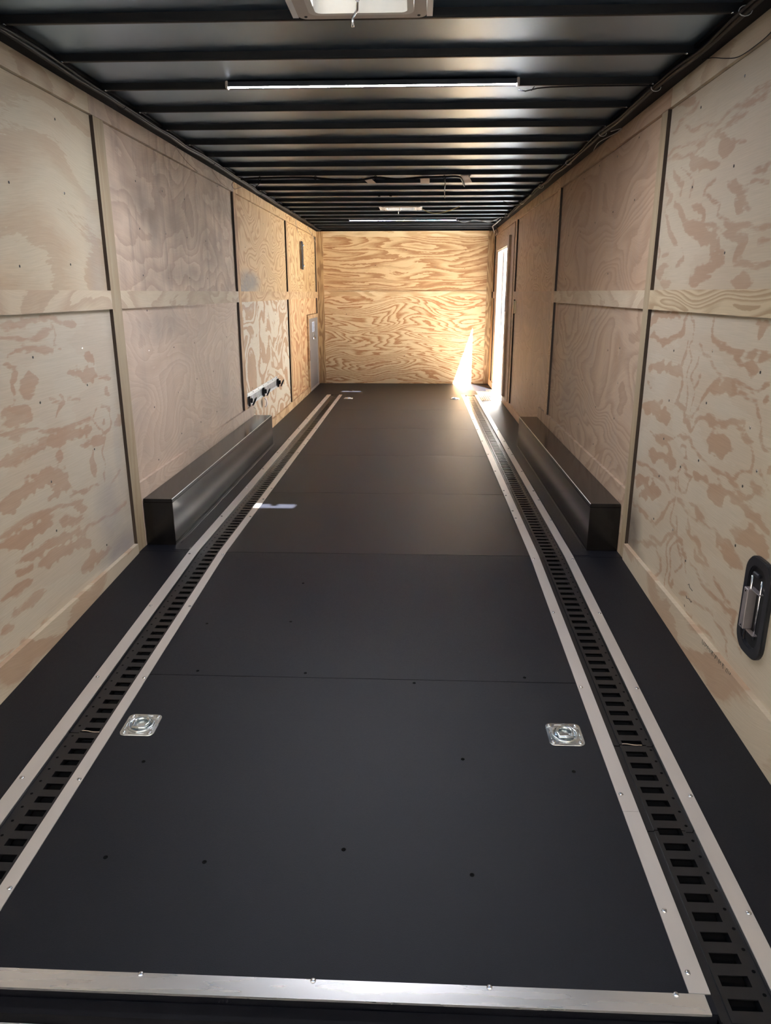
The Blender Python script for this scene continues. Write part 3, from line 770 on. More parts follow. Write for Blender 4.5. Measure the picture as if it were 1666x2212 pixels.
wall_screws(pl, 'L', [(3.93, 1.816), (4.334, 1.819), (4.735, 1.823), (5.543, 2.0), (3.929, 1.591), (4.336, 1.596), (4.732, 1.603), (5.146, 1.609), (3.918, 1.363), (4.325, 1.356), (4.725, 1.365), (5.134, 1.369)])
pl = panel('plywood_panel', wl, 'L', 3.55, 5.93, LOW, 1.215, P_LBl, [(4.1, 1.1, .6, .1, .35, 0)])
wall_screws(pl, 'L', [(3.926, 1.186), (3.9, 0.981), (4.311, 0.968), (4.719, 0.738), (5.117, 0.746), (4.324, 0.703), (3.901, 0.677), (4.734, 0.452), (4.323, 0.452), (4.727, 0.967), (5.544, 0.957), (3.894, 0.385), (5.137, 0.457)])
pl = panel('plywood_panel', wl, 'L', 6.03, 8.24, UP0, UP1, P_LCu, [(6.42, 1.36, .46, .11, .9, 0), (6.2, 1.30, .3, .08, .9, 0)])
wall_screws(pl, 'L', studs(6.05, 8.2, UP0, UP1, 3, 3))
pl = panel('plywood_panel', wl, 'L', 6.03, 8.24, LOW, 1.215, P_LCl, [(6.4, 1.17, .4, .05, .3, 0)])
wall_screws(pl, 'L', studs(6.05, 8.2, 0.05, 1.2, 4, 4))
pl = panel('plywood_panel', wl, 'L', 8.345, YF, UP0, UP1, P_LDu)
wall_screws(pl, 'L', studs(8.4, 10.5, UP0, UP1, 2, 5))
pl = panel('plywood_panel', wl, 'L', 8.345, 9.66, LOW, 1.215, P_LDl)
pl = panel('plywood_panel', wl, 'L', 9.66, YF, 1.00, 1.215, P_LDl)

# right wall with the side door opening
DY0, DY1, DZ1 = 8.95, 10.06, 1.79
wr_ = MB()
wr_.box(W + 0.03, W + 0.07, 0.9, DY0, -0.25, H + 0.06)
wr_.box(W + 0.03, W + 0.07, DY1, YF + 0.07, -0.25, H + 0.06)
wr_.box(W + 0.03, W + 0.07, DY0, DY1, DZ1, H + 0.06)
wr_.box(W + 0.03, W + 0.07, DY0, DY1, -0.25, -0.03)
wr = tag(wr_.build('wall_right', M_STEEL), 'right trailer wall lined with plywood sheets around an open side door', 'wall', kind='structure')
pl = panel('plywood_panel', wr, 'R', 0.95, 3.45, UP0, UP1, P_RAu, [], 'RAup', 0.011)
wall_screws(pl, 'R', [(3.104, 1.944), (2.724, 1.953), (2.721, 1.684), (3.101, 1.667), (2.705, 1.407)])
pl = panel('plywood_panel', wr, 'R', 0.95, 3.45, LOW, 1.215, P_RAl, [(3.42, .14, .16, .20, .85, 0), (3.30, .02, .2, .1, .8, 0)], 'RAlow', 0.011)
wall_screws(pl, 'R', [(3.102, 1.046), (2.702, 1.075), (2.311, 1.04), (3.091, 0.842), (2.697, 0.889), (2.324, 0.865), (3.104, 0.677), (2.701, 0.673), (2.875, 0.608), (2.238, 0.745), (3.11, 0.511), (2.318, 0.675), (3.118, 0.314), (2.874, 0.343), (2.307, 0.475), (2.704, 0.271)])
pl = panel('plywood_panel', wr, 'R', 3.53, 5.83, UP0, UP1, P_RBu)
wall_screws(pl, 'R', [(3.917, 1.992), (4.308, 1.972), (4.713, 1.989), (5.117, 1.973), (5.514, 1.961), (4.302, 1.696), (4.713, 1.676), (5.119, 1.654), (3.898, 1.711), (4.711, 1.401), (4.303, 1.376), (5.505, 1.368), (5.501, 1.66)])
pl = panel('plywood_panel', wr, 'R', 3.53, 5.83, LOW, 1.215, P_RBl, [(5.2, .7, .3, .3, .25, 0)])
wall_screws(pl, 'R', [(3.92, 0.997), (4.159, 0.969), (5.109, 0.898), (5.108, 0.707), (4.715, 0.741), (3.894, 0.82), (5.517, 0.717), (5.373, 0.526), (4.324, 0.629), (5.119, 0.464), (3.91, 0.63), (4.742, 0.452), (4.31, 0.409), (3.901, 0.392)])
pl = panel('plywood_panel', wr, 'R', 5.95, 8.235, UP0, UP1, P_RCu)
wall_screws(pl, 'R', studs(5.95, 8.2, UP0, UP1, 3, 8))
pl = panel('plywood_panel', wr, 'R', 5.95, 8.235, LOW, 1.215, P_RCl)
wall_screws(pl, 'R', studs(5.95, 8.2, .05, 1.2, 4, 9))
panel('plywood_panel', wr, 'R', 8.36, DY0, LOW, UP1, P_RCl)
panel('plywood_panel', wr, 'R', DY0, DY1, 1.87, UP1, P_RCu)
panel('plywood_panel', wr, 'R', DY1, YF, LOW, UP1, P_RCu)

wf = tag(MB().box(-0.07, W + 0.07, YF + 0.02, YF + 0.06, -0.25, H + 0.06).build('wall_front', M_STEEL), 'front trailer wall of orange grained plywood', 'wall', kind='structure')
pl = panel('plywood_panel', wf, 'F', 0.0, W, 1.293, 2.016, P_FU)
wall_screws(pl, 'F', [(0.82, 1.64), (1.66, 1.62), (2.08, 1.84), (2.07, 1.6), (1.25, 1.84)])
pl = panel('plywood_panel', wf, 'F', 0.0, W, LOW, 1.228, P_FL)
wall_screws(pl, 'F', [(0.4, .98), (1.25, .8), (0.42, .6), (1.24, .4), (2.05, .85)])

_tn = [2]
def trim(mb, mats, label, cat='trim'):
    _tn[0] += 1
    return tag(mb.build('trim_%d' % _tn[0], mats), label, cat, kind='structure')

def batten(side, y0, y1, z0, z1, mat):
    """upright board; its rear edge is coloured dark as a painted shadow gap"""
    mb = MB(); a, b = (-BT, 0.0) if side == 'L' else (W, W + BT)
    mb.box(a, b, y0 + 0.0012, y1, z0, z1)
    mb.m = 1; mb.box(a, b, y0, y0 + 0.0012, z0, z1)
    return mb, [mat, M_DARKBROWN]
for (side, lst, nm) in (('L', BATL, 'left'), ('R', BATR, 'right')):
    for (y0, y1), where in zip(lst, ('nearest, at the rear end of the wheel box', 'at the middle of the trailer, second from the rear', 'third from the rear')):
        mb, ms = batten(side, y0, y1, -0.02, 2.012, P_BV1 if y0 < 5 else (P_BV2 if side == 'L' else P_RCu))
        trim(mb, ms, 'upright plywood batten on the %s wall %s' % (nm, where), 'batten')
def hboard(side, y0, y1, z0, z1, mat, label):
    a, b = (-BT, 0.0005) if side == 'L' else (W - 0.0005, W + BT)
    mb = MB().box(a, b, y0, y1, z0, z1)
    return trim(mb, mat, label, 'board')
NAMES = ('rearmost', 'second', 'third', 'foremost')
for side, nm, bt, ms in (('L', 'left', BATL, (P_B1, P_B1, P_B2, P_B2)), ('R', 'right', BATR, (P_B3, P_B1, P_RCl, P_RCl))):
    spans = [(0.95, bt[0][0])] + [(bt[i][1], bt[i + 1][0]) for i in (0, 1)] + [(bt[2][1], YF if side == 'L' else DY0 - 0.0)]
    for k, ((y0, y1), m) in enumerate(zip(spans, ms)):
        if side == 'R' and k == 3: continue
        hboard(side, y0, y1, 1.203, 1.286, m, 'middle rail board on the %s wall, %s bay from the rear' % (nm, NAMES[k]))
    topm = (P_B1, P_LBu, P_LCu, P_LDu) if side == 'L' else (P_RAu, P_RBu, P_RCu, P_RCu)
    tops = [(0.95, bt[0][0] - 0.03), (bt[0][0] - 0.03, bt[1][0] + .03), (bt[1][0] + .03, bt[2][0] + .03), (bt[2][0] + .03, YF)]
    for k, ((y0, y1), m) in enumerate(zip(tops, topm)):
        hboard(side, y0, y1 - 0.002, 2.013, H, P_B1 if k == 0 else m, 'top edge board on the %s wall, %s length from the rear' % (nm, NAMES[k]))
# bottom boards
def low_board(side, y0, y1, h0, h1, mat, label):
    a, b = (-BT, 0.004) if side == 'L' else (W - 0.004, W + BT)
    global _tn
    _tn[0] += 1
    za, zb = zf(y0), zf(y1)
    mb = MB().hexa([(a, y0, za + h0), (b, y0, za + h0), (b, y1, zb + h0), (a, y1, zb + h0), (a, y0, h1), (b, y0, h1), (b, y1, h1), (a, y1, h1)])
    return tag(mb.build('baseboard_%s' % ('left' if side == 'L' else 'right'), mat), label, 'baseboard', kind='structure')
low_board('L', 0.95, 3.44, -0.03, 0.048, P_LOWB, 'plywood baseboard along the left wall over the sloped rear floor')
rb_near = low_board('R', 0.95, 3.45, -0.03, 0.081, P_LOWB, 'plywood baseboard along the right wall under the black recessed latch')
hboard('L', 3.55, 6.25, 0.0, 0.34, P_LBl, 'plywood board behind the left black wheel box')
hboard('R', 3.53, 6.25, 0.0, 0.338, P_RBl, 'plywood board behind the right black wheel box')
low_board('L', 6.25, 9.62, 0.0, 0.078, P_B2, 'plywood baseboard between left wheel box and grey access door')
low_board('R', 6.25, DY0 - 0.01, 0.0, 0.078, P_RCl, 'plywood baseboard between right wheel box and open side door')
low_board('R', DY1 + 0.02, YF, 0.0, 0.078, P_RCl, 'short plywood baseboard in the front right corner')
# front corner and front wall boards
trim(MB().box(0.0, 0.088, YF - 0.012, YF + 0.006, 0, H), P_BFV, 'upright corner board at the left end of the front wall', 'batten')
trim(MB().box(2.385, W, YF - 0.012, YF + 0.006, 0, H), P_BFV, 'upright corner board at the right end of the front wall', 'batten')
trim(MB().box(0.088, 2.385, YF - 0.008, YF + 0.006, 1.226, 1.294), P_BFX, 'middle rail board across the front wall', 'board')
trim(MB().box(0.088, 2.385, YF - 0.008, YF + 0.006, 2.016, H), P_BFX, 'top board across the front wall', 'board')
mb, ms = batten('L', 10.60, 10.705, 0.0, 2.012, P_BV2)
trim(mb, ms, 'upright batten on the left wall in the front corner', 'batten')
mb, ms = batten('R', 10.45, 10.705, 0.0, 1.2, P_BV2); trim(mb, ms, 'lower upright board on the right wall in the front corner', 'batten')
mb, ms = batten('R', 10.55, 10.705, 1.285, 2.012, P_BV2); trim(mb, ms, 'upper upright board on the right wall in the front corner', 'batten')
hboard('R', DY1 + 0.03, 10.55, 1.203, 1.286, P_RCl, 'short middle rail board between side door and front corner')

# ------------------------------------------------------------------ ceiling
VX0, VX1 = 1.055, 1.418
VENTS = [(2.415, 2.28, 2.55), (7.90, 7.765, 8.035)]
ZC = H + 0.026
cl = MB()
cl.box(0, VX0, 1.0, YF + 0.05, ZC, ZC + 0.02); cl.box(VX1, W, 1.0, YF + 0.05, ZC, ZC + 0.02)
ys = [1.0]
for _, a, b in VENTS: ys += [a, b]
ys += [YF + 0.05]
for i in range(0, len(ys), 2): cl.box(VX0, VX1, ys[i], ys[i + 1], ZC, ZC + 0.02)
ceil = tag(cl.build('ceiling', M_ROOF), 'black sheet metal roof with crosswise bows', 'ceiling', kind='structure')
BOWS = [2.609 + 0.3917 * k for k in range(-4, 21)]
bow0 = None
def bow_mesh():
    mb = MB()
    x0, x1 = 0.0, W
    # hat section: sloped webs, flat bottom, small rounded lower edges
    prof = [(0.008, 0.027), (0.012, 0.004), (0.0132, 0.0012), (0.016, 0.0), (0.027, 0.0), (0.0292, 0.0012), (0.030, 0.004), (0.032, 0.027)]
    mb.prism(prof, (x0, 0, 0), (0, 1, 0), (0, 0, 1), (1, 0, 0), x1 - x0)
    return mb
for y in BOWS:
    if y > YF - 0.05: continue
    if bow0 is None:
        bow0 = bow_mesh().build('roof_bow', M_BOW, ceil); o = bow0
        for x in (0.095, W - 0.095):
            MB().lathe((x, 0.014, 0.0), (0, 0, -1), [(0.006, -0.001), (0.006, 0.0015), (0.003, 0.003)], 8).build('screw', M_SCREW, o)
    else:
        o = dup(bow0, None, ceil)
    o.location = (0, y - 0.030, H + 0.0004)
for side, nm in ((0, 'left'), (1, 'right')):
    mb = MB()
    a, b = (-0.03, 0.060) if side == 0 else (W - 0.060, W + 0.03)
    mb.box(a, b, 1.0, YF, H + 0.0006 - 0.003, ZC)
    c, d = (0.060, 0.075) if side == 0 else (W - 0.075, W - 0.060)
    mb.hexa([(c, 1.0, ZC - .012), (d, 1.0, ZC - .012), (d, YF, ZC - .012), (c, YF, ZC - .012), (c, 1.0, ZC), (d, 1.0, ZC), (d, YF, ZC), (c, YF, ZC)])
    trim(mb, M_STEEL, 'black steel roof rail running along the top of the %s wall' % nm, 'roof rail')

# ------------------------------------------------------------------ side door on the right
d1 = MB()
xo = W + 0.075
t = 0.03
d1.box(W - 0.002, xo, DY0 - 0.004, DY0 + 0.012, 0.0, DZ1)
d1.box(W - 0.002, xo, DY1 - 0.012, DY1 + 0.004, 0.0, DZ1)
d1.box(W - 0.002, xo, DY0 + 0.012, DY1 - 0.012, DZ1 - 0.012, DZ1 + 0.004)
d1.box(xo - 0.012, xo, 9.86, DY1 - 0.012, 0.0, DZ1 - 0.012)
door1 = tag(d1.build('door_1', M_WHITEMET), 'open side door near the front of the right wall, bright daylight outside', 'door', kind='structure')
lf = MB()
lx0, lx1, ly = xo + 0.012, xo + 0.90, 9.875
lf.box(lx0, lx1, ly + 0.006, ly + 0.040, -0.02, DZ1 + 0.02)
leaf = lf.build('door_leaf', M_WHITEMET, door1)
fr = MB()
fr.box(lx0, lx0 + 0.05, ly, ly + 0.006, -0.02, DZ1 + .02); fr.box(lx1 - 0.05, lx1, ly, ly + 0.006, -0.02, DZ1 + .02)
fr.box(lx0 + .05, lx1 - .05, ly, ly + 0.006, -0.02, 0.03); fr.box(lx0 + .05, lx1 - .05, ly, ly + 0.006, DZ1 - .03, DZ1 + .02)
fr.build('leaf_frame', M_ALUX, leaf)
for z in (0.05, 0.74, 1.58):
    hg = MB()
    hg.box(xo - 0.004, xo + 0.06, ly - 0.010, ly - 0.001, z - 0.045, z + 0.045)
    hg.tube([(xo + 0.006, ly - 0.010, z - 0.05), (xo + 0.006, ly - 0.010, z + 0.05)], 0.008, 10)
    hg.build('hinge', M_ALU, door1)
# casing
trim(MB().box(W - 0.014, W + BT, 8.80, DY0 - 0.004, 0.078, 1.90), P_RCl, 'upright casing board on the rear side of the open side door', 'casing')
trim(MB().box(W - 0.014, W + BT, DY0 - 0.004, DY1 + 0.06, DZ1 + 0.004, 1.875), P_RCu, 'head casing board above the open side door', 'casing')
trim(MB().box(W - 0.010, W + BT, 8.36, 8.42, 0.078, 2.0), P_RCl, 'narrow upright board between third right batten and door casing', 'casing')
tp = MB()
tp.box(2.215, W + 0.06, DY0 + 0.01, 9.86, 0.0002, 0.0032); tp.box(2.36, W + 0.06, 9.86, DY1 - 0.012, 0.0002, 0.0032)
for i in range(9):
    for j in range(18):
        x = 2.235 + 0.026 * i; y = DY0 + 0.035 + 0.0475 * j
        s = 0.008 if (i + j) % 2 else -0.008
        tp.hexa([(x - .008, y - s, .003), (x - .006, y - s - .003, .003), (x + .008, y + s, .003), (x + .006, y + s + .003, .003),
                 (x - .008, y - s, .0045), (x - .006, y - s - .003, .0045), (x + .008, y + s, .0045), (x + .006, y + s + .003, .0045)])
tag(tp.build('threshold_plate', M_TREAD), 'bright aluminium tread plate on the floor inside the open side door', 'threshold plate')

# ------------------------------------------------------------------ grey access door on the left
LY0, LY1, LZ1 = 9.73, 10.585, 0.945
d2 = MB()
d2.box(-0.030, 0.004, LY0 - 0.075, LY0, 0.0, LZ1 + 0.05); d2.box(-0.030, 0.004, LY0, LY1, LZ1, LZ1 + 0.05)
door2 = tag(d2.build('door_2', P_B2), 'grey low access door low on the left wall beside the front corner', 'door', kind='structure')
MB().bevel_box(-0.027, -0.012, LY0, LY1, 0.02, LZ1, 0.003).build('door_panel', M_GREYDOOR, door2)
g = MB(); g.box(-0.014, 0.002, LY0, LY1, 0.0, 0.022); g.box(-0.014, 0.0, LY1 - 0.03, LY1, 0.022, LZ1)
g.build('sill_frame', M_ALU, door2)
st = MB().box(-0.012, -0.0112, 10.10, 10.34, 0.76, 0.895).build('warning_sticker', M_STICKER, door2)
lines = MB()
for k in range(6): lines.box(-0.0112, -0.0108, 10.125, 10.31 - 0.03 * (k % 3), 0.868 - 0.018 * k, 0.876 - 0.018 * k)
lines.build('sticker_print', M_STICKINK, st)
hd = MB(); hd.bevel_box(-0.012, 0.006, 10.12, 10.30, 0.665, 0.69, 0.004); hd.box(-0.012, 0.004, 10.18, 10.22, 0.69, 0.74)
hd.build('latch_handle', M_CHROME, door2)
MB().bevel_box(-0.012, 0.002, LY0 + 0.01, LY0 + 0.045, 0.40, 0.54, 0.003).build('hinge', M_DARKBROWN, door2)

# ------------------------------------------------------------------ floor tie-down tracks
PITCH = 0.0525
def etrack(x0, x1, y0, y1, hole_side, label, phase=1.9905):
    """one length of rail: two side flanges, a slotted raised middle, cross bars between the slots"""
    mb = MB()
    d = -0.0065
    if hole_side < 0: sx0, sx1 = x0 + 0.040, x1 - 0.004; fl = (x0 + 0.004, x0 + 0.034)
    else: sx0, sx1 = x0 + 0.026, x1 - 0.027; fl = (x1 - 0.022, x1 - 0.004)
    top = -0.002
    mb.m = 1
    mb.floor_box(x0, x1, y0, y1, -0.033, -0.0325)
    mb.m = 0
    # flanges
    lx = (x0, sx0 - 0.005) ; rx = (sx1 + 0.005, x1)
    mb.floor_box(x0, sx0 - 0.004, y0, y1, -0.012, d)
    mb.floor_box(sx1 + 0.004, x1, y0, y1, -0.012, d)
    # side walls and shoulders of the raised middle
    mb.floor_box(sx0 - 0.004, sx0 + 0.006, y0, y1, -0.024, top)
    mb.floor_box(sx1 - 0.006, sx1 + 0.004, y0, y1, -0.024, top)
    # upstanding outer lips
    mb.floor_box(x0, x0 + 0.003, y0, y1, d, -0.001); mb.floor_box(x1 - 0.003, x1, y0, y1, d, -0.001)
    k0 = math.floor((y0 - phase) / PITCH)
    y = phase + PITCH * k0
    prev = y0
    while y < y1 + PITCH:
        a = max(prev, y0); b = min(y, y1)
        if b - a > 0.002:
            mb.floor_box(sx0 + 0.006, sx1 - 0.006, a, b, -0.005, top)
            if b == y: mb.floor_box(sx0 + 0.006, sx1 - 0.006, b - 0.0015, b, -0.014, -0.005)
        prev = y + 0.0255
        y += PITCH
    mb.m = 1
    y = phase + PITCH * k0 + 0.04
    while y < y1 - 0.01:
        if y > y0 + 0.01:
            mb.lathe(((fl[0] + fl[1]) / 2, y, zf(y) + d), (0, 0, 1), [(0.0042, -0.001), (0.0042, 0.0003)], 8)
        y += PITCH
    o = mb.build('tie_down_rail', [M_TRACK, M_HOLE], origin=((x0 + x1) / 2, y0, zf(y0)))
    return tag(o, label, 'tie-down rail', 'slotted tie-down rails in the floor')
RL = [(1.13, 1.992, 'shortest length of black slotted rail in the left floor channel, at the rear edge'),
      (1.996, 4.95, 'length of black slotted rail in the left floor channel beside the left wheel box'),
      (4.953, 7.90, 'black slotted rail in the left floor channel, third length from the rear edge'),
      (7.903, 9.435, 'front length of black slotted rail in the left floor channel by the grey access door')]
RR = [(1.125, 1.638, 'shortest length of black slotted rail in the right floor channel, at the rear edge'),
      (1.641, 1.992, 'short length of black slotted rail in the right floor channel, second from the rear edge'),
      (1.996, 4.95, 'length of black slotted rail in the right floor channel beside the right wheel box'),
      (4.953, 7.90, 'black slotted rail in the right floor channel, fourth length from the rear edge'),
      (7.903, 9.435, 'front length of black slotted rail in the right floor channel by the open side door')]
rails = {}
for i, (a, b, lb) in enumerate(RL): rails['L%d' % i] = etrack(TRL[0], TRL[1], a, b, -1, lb)
for i, (a, b, lb) in enumerate(RR): rails['R%d' % i] = etrack(TRR[0], TRR[1], a, b, 1, lb)
def sliver(par, x0, x1, y):
    n = 8; mb = MB()
    pts = [(x0 + (x1 - x0) * k / n, y + 0.0015 * math.sin(k * 0.9) - 0.006 * k / n, zf(y) - 0.001) for k in range(n + 1)]
    mb.tube(pts, 0.0013, 6).build('bare_edge', M_TAB, par)['label'] = 'pale bare edge at the rail joint'
sliver(rails['L1'], 0.345, 0.405, 1.998); sliver(rails['R2'], 2.075, 2.135, 1.998)

# aluminium edge strips
screw_me = MB().lathe((0, 0, 0), (0, 0, 1), [(0.0062, -0.0005), (0.0062, 0.0012), (0.0045, 0.0030), (0.0018, 0.0036)], 10)
def edge_strip(x0, x1, y0, y1, sx, ys, label, lip=0, mat=None):
    mb = MB()
    mb.floor_box(x0, x1, y0, y1, 0.0003, 0.0028)
    if lip < 0: mb.floor_box(x0, x0 + 0.0018, y0, y1, -0.012, 0.0003)
    if lip > 0: mb.floor_box(x1 - 0.0018, x1, y0, y1, -0.012, 0.0003)
    o = mb.build('edge_strip', mat or M_ALU, origin=((x0 + x1) / 2, y0, zf(y0)))
    tag(o, label, 'edge strip')
    for y in ys:
        if y0 + 0.008 < y < y1 - 0.008:
            screw_me.v, keep = [(a + sx + random.uniform(-.002, .002), b + y, c + zf(y) + 0.0028) for a, b, c in screw_me.v], screw_me.v
            screw_me.build('screw', M_SCREW, o); screw_me.v = keep
    return o
Y_S = [1.383, 1.768, 2.302, 2.86, 3.43, 4.07, 4.72, 5.278, 5.86, 6.42, 6.98, 7.55, 8.1, 8.66, 9.2, 9.40]
edge_strip(0.253, 0.303, YR, YT1 + 0.01, 0.268, Y_S, 'aluminium edge strip along the outer side of the left floor rail', 1)
edge_strip(0.4115, 0.450, YR + 0.041, YT1 + 0.01, 0.440, Y_S + [6.2, 4.45], 'aluminium edge strip along the inner side of the left floor rail', -1)
RIS = [1.227, 1.381] + Y_S[1:]
edge_strip(1.999, 2.0435, YR + 0.041, 1.700, 2.011, RIS, 'short rearmost length of aluminium strip on the inner side of the right floor rail', 1)
edge_strip(1.999, 2.0435, 1.701, 3.98, 2.011, RIS, 'aluminium strip on the inner side of the right rail crossing the slope break', 1)
edge_strip(1.999, 2.0435, 3.981, 4.66, 2.009, [4.1, 4.25, 4.6], 'short aluminium strip length inside the right rail, level with the wheel box', 1)
edge_strip(1.999, 2.0435, 4.661, YT1 + 0.06, 2.009, RIS, 'long front length of aluminium strip on the inner side of the right floor rail', 1)
edge_strip(2.1725, 2.216, YR - 0.03, YT1 + 0.06, 2.206, Y_S + [6.1, 4.5], 'aluminium edge strip along the outer side of the right floor rail', -1)
rs = MB()
rs.floor_box(0.43, 2.030, YR - 0.002, YR + 0.040, 0.0003, 0.0029)
rs.floor_box(0.43, 2.030, YR - 0.0035, YR - 0.002, -0.003, 0.0029)
rso = tag(rs.build('edge_strip', M_ALUX, origin=(1.23, YR, zf(YR))), 'wide aluminium edge strip across the rear end of the floor', 'edge strip')
for x in (0.50, 0.839, 1.211, 1.584, 1.971):
    y = YR + 0.037
    screw_me.v, keep = [(a + x, b + y, c + zf(y) + 0.0029) for a, b, c in screw_me.v], screw_me.v
    screw_me.build('screw', M_SCREW, rso); screw_me.v = keep

# ------------------------------------------------------------------ wheel boxes
def wheel_box(side):
    xa, xb = (0.004, 0.157) if side == 'L' else (2.303, W - 0.004)
    y0, y1, h = 3.56, 6.25, 0.253
    xi = xb if side == 'L' else xa
    other = 'left' if side == 'L' else 'right'
    r = empty('wheel_box', ((xa + xb) / 2, y0, 0), 'long black sheet metal wheel box on the floor along the %s wall' % other, 'wheel box', 'black wheel boxes')
    MB().bevel_box(xa, xb, y0, y1, h - 0.02, h, 0.0022).build('top_cover', M_BOX, r)
    s = (xi - 0.003, xi) if side == 'L' else (xi, xi + 0.003)
    MB().box(s[0], s[1], y0 + 0.002, y1 - 0.002, 0.002, h - 0.0202).build('side_panel', M_BOX, r)
    MB().box(xa, xb, y0, y0 + 0.0028, 0.002, h - 0.0202).build('end_panel', M_BOX, r)
    MB().box(xa, xb, y1 - 0.0028, y1, 0.002, h - 0.0202).build('end_panel', M_BOX, r)
    e = MB()
    ex = xi - 0.0006 if side == 'L' else xi + 0.0006
    e.tube([(ex, y0 + 0.001, h - 0.0006), (ex, y1 - 0.001, h - 0.0006)], 0.0017, 6)
    eo = e.build('worn_edge', M_EDGE, r); eo['label'] = 'pale worn metal edge'
    f = (xi, 0.250) if side == 'L' else (2.222, xi)
    MB().box(f[0], f[1], 3.49, y1 + 0.01, 0.0002, 0.002).build('floor_flange', M_FLOOR, r)
    c = MB(); n = 40; g = 0.032 if side == 'L' else -0.018
    c.tube([(xi + g * 0.5 + random.uniform(-.0015, .0015), y0 + 0.03 + (y1 - y0 - 0.05) * k / n, 0.0022) for k in range(n + 1)], 0.0016, 5)
    c.build('sealant_bead', M_TRACK, r)
wheel_box('L'); wheel_box('R')

# ------------------------------------------------------------------ recessed tie-down rings
def dring_proto():
    r = empty('tie_down_ring', (0, 0, 0), 'x', 'tie-down ring', 'recessed tie-down rings')
    mb = MB(); s = 0.112
    out = rrect(s, s, 0.018, 6); n = len(out)
    circ = []
    for x, y in out:
        a = math.atan2(y, x); circ.append((0.040 * math.cos(a), 0.040 * math.sin(a)))
    lay = [([(x, y) for x, y in out], 0.0), ([(x * .985, y * .985) for x, y in out], 0.0022), ([(x * 1.0, y * 1.0) for x, y in circ], 0.0034), ([(x * .90, y * .90) for x, y in circ], 0.001), ([(x * .80, y * .80) for x, y in circ], -0.006), ([(x * .45, y * .45) for x, y in circ], -0.008)]
    # keep the dish above the floor: the plate is domed up by 9 mm
    b = 0
    for poly, h in lay:
        for x, y in poly: mb.v.append((x, y, max(0.0004, h if h >= 0 else 0.0006)))
    for i in range(len(lay) - 1):
        for k in range(n):
            l = (k + 1) % n
            mb.face([i * n + k, i * n + l, (i + 1) * n + l, (i + 1) * n + k], i > 1)
    mb.face([(len(lay) - 1) * n + k for k in range(n)])
    # pressed ribs along the four sides
    for sx, sy in ((0, 1), (0, -1), (1, 0), (-1, 0)):
        if sx == 0: mb.tube([(-0.026, sy * 0.046, 0.0024), (0.026, sy * 0.046, 0.0024)], 0.0016, 6)
        else: mb.tube([(sx * 0.046, -0.026, 0.0024), (sx * 0.046, 0.026, 0.0024)], 0.0016, 6)
    mb.build('base_plate', M_ZINC, r)
    g = MB(); pts = []
    for k in range(25):
        a = math.radians(-35 + 250 * k / 24)
        pts.append((0.0245 * math.cos(a), 0.004 + 0.0245 * math.sin(a), 0.0072))
    pts += [(-0.021, -0.022, 0.007), (0.021, -0.022, 0.007)]
    g.tube(pts, 0.0052, 10, closed=True)
    g.build('ring', M_ZINC, r)
    rim = MB().tube([(0.039 * math.cos(math.radians(a)), 0.039 * math.sin(math.radians(a)), 0.0032) for a in range(0, 360, 10)], 0.0042, 8, closed=True)
    rim.build('raised_rim', M_ZINC, r)
    for sx in (1, -1):
        for sy in (1, -1):
            MB().lathe((sx * 0.042, sy * 0.042, 0.0022), (0, 0, 1), [(0.0078, -0.001), (0.0078, 0.002), (0.0055, 0.004), (0.002, 0.0048)], 10).build('screw', M_SCREW, r)
    return r
dr = dring_proto()
DR = [(0.528, 2.032, 'zinc recessed tie-down ring near the left rail in the rear floor'),
      (1.903, 2.035, 'zinc recessed tie-down ring near the right rail in the rear floor'),
      (0.562, 9.12, 'zinc recessed tie-down ring at the far front end, beside the left rail'),
      (1.898, 9.15, 'zinc recessed tie-down ring at the far front end, beside the right rail')]
for i, (x, y, lb) in enumerate(DR):
    o = dr if i == 0 else dup(dr, None)
    o.location = (x, y, zf(y) + 0.0004)
    o.rotation_euler = (math.atan(SL) if y < YB else 0, 0, 0)
    o['label'] = lb

# ------------------------------------------------------------------ lights on the ceiling
def led(y0, y1, z, x0, x1, mat, label):
    """flat tube light: the lit lens faces down, the housing is behind it"""
    r = empty('tube_light', ((x0 + x1) / 2, y0, H), label, 'tube light', 'ceiling tube lights')
    MB().box(x0 + 0.012, x1 - 0.012, y0 + 0.0016, y1 - 0.0016, z, z + 0.003).build('diffuser', mat, r)
    MB().box(x0 + 0.012, x1 - 0.012, y0, y1, z + 0.003, z + 0.018).box(x0 + 0.012, x1 - 0.012, y0, y0 + 0.0016, z + 0.0002, z + 0.003).box(x0 + 0.012, x1 - 0.012, y1 - 0.0016, y1, z + 0.0002, z + 0.003).build('housing', M_TUBEHOUS, r)
    for a, b in ((x0, x0 + 0.012), (x1 - 0.012, x1)):
        MB().bevel_box(a, b, y0 - 0.001, y1 + 0.001, z - 0.006, z + 0.024, 0.003).build('end_cap', M_GARN, r)
    return r
YL = BOWS[6] - 0.030
led(YL - 0.014, YL + 0.011, H + 0.001, 0.610, 1.822, M_TUBE, 'brightly lit white tube light on the ceiling near the rear')
led(9.025, 9.055, H - 0.012, 0.605, 1.86, M_TUBEFAR, 'dimmer bluish banded tube light on the ceiling near the front wall')
lc = MB()
lc.tube([(1.822, BOWS[6] - 0.012, H - 0.015), (1.85, BOWS[6] - .012, H - .020), (1.90, BOWS[6] - 0.012, H - 0.010), (1.95, BOWS[6] - 0.01, H - 0.006), (2.10, BOWS[6] - .012, H - .0045), (2.30, BOWS[6] - .012, H - .0045), (2.41, BOWS[6] - 0.004, H - 0.006)], 0.0028, 6)
lco = tag(lc.build('lamp_cord', M_CABLE), 'thin black cord from the rear tube light to the right wall', 'cord')
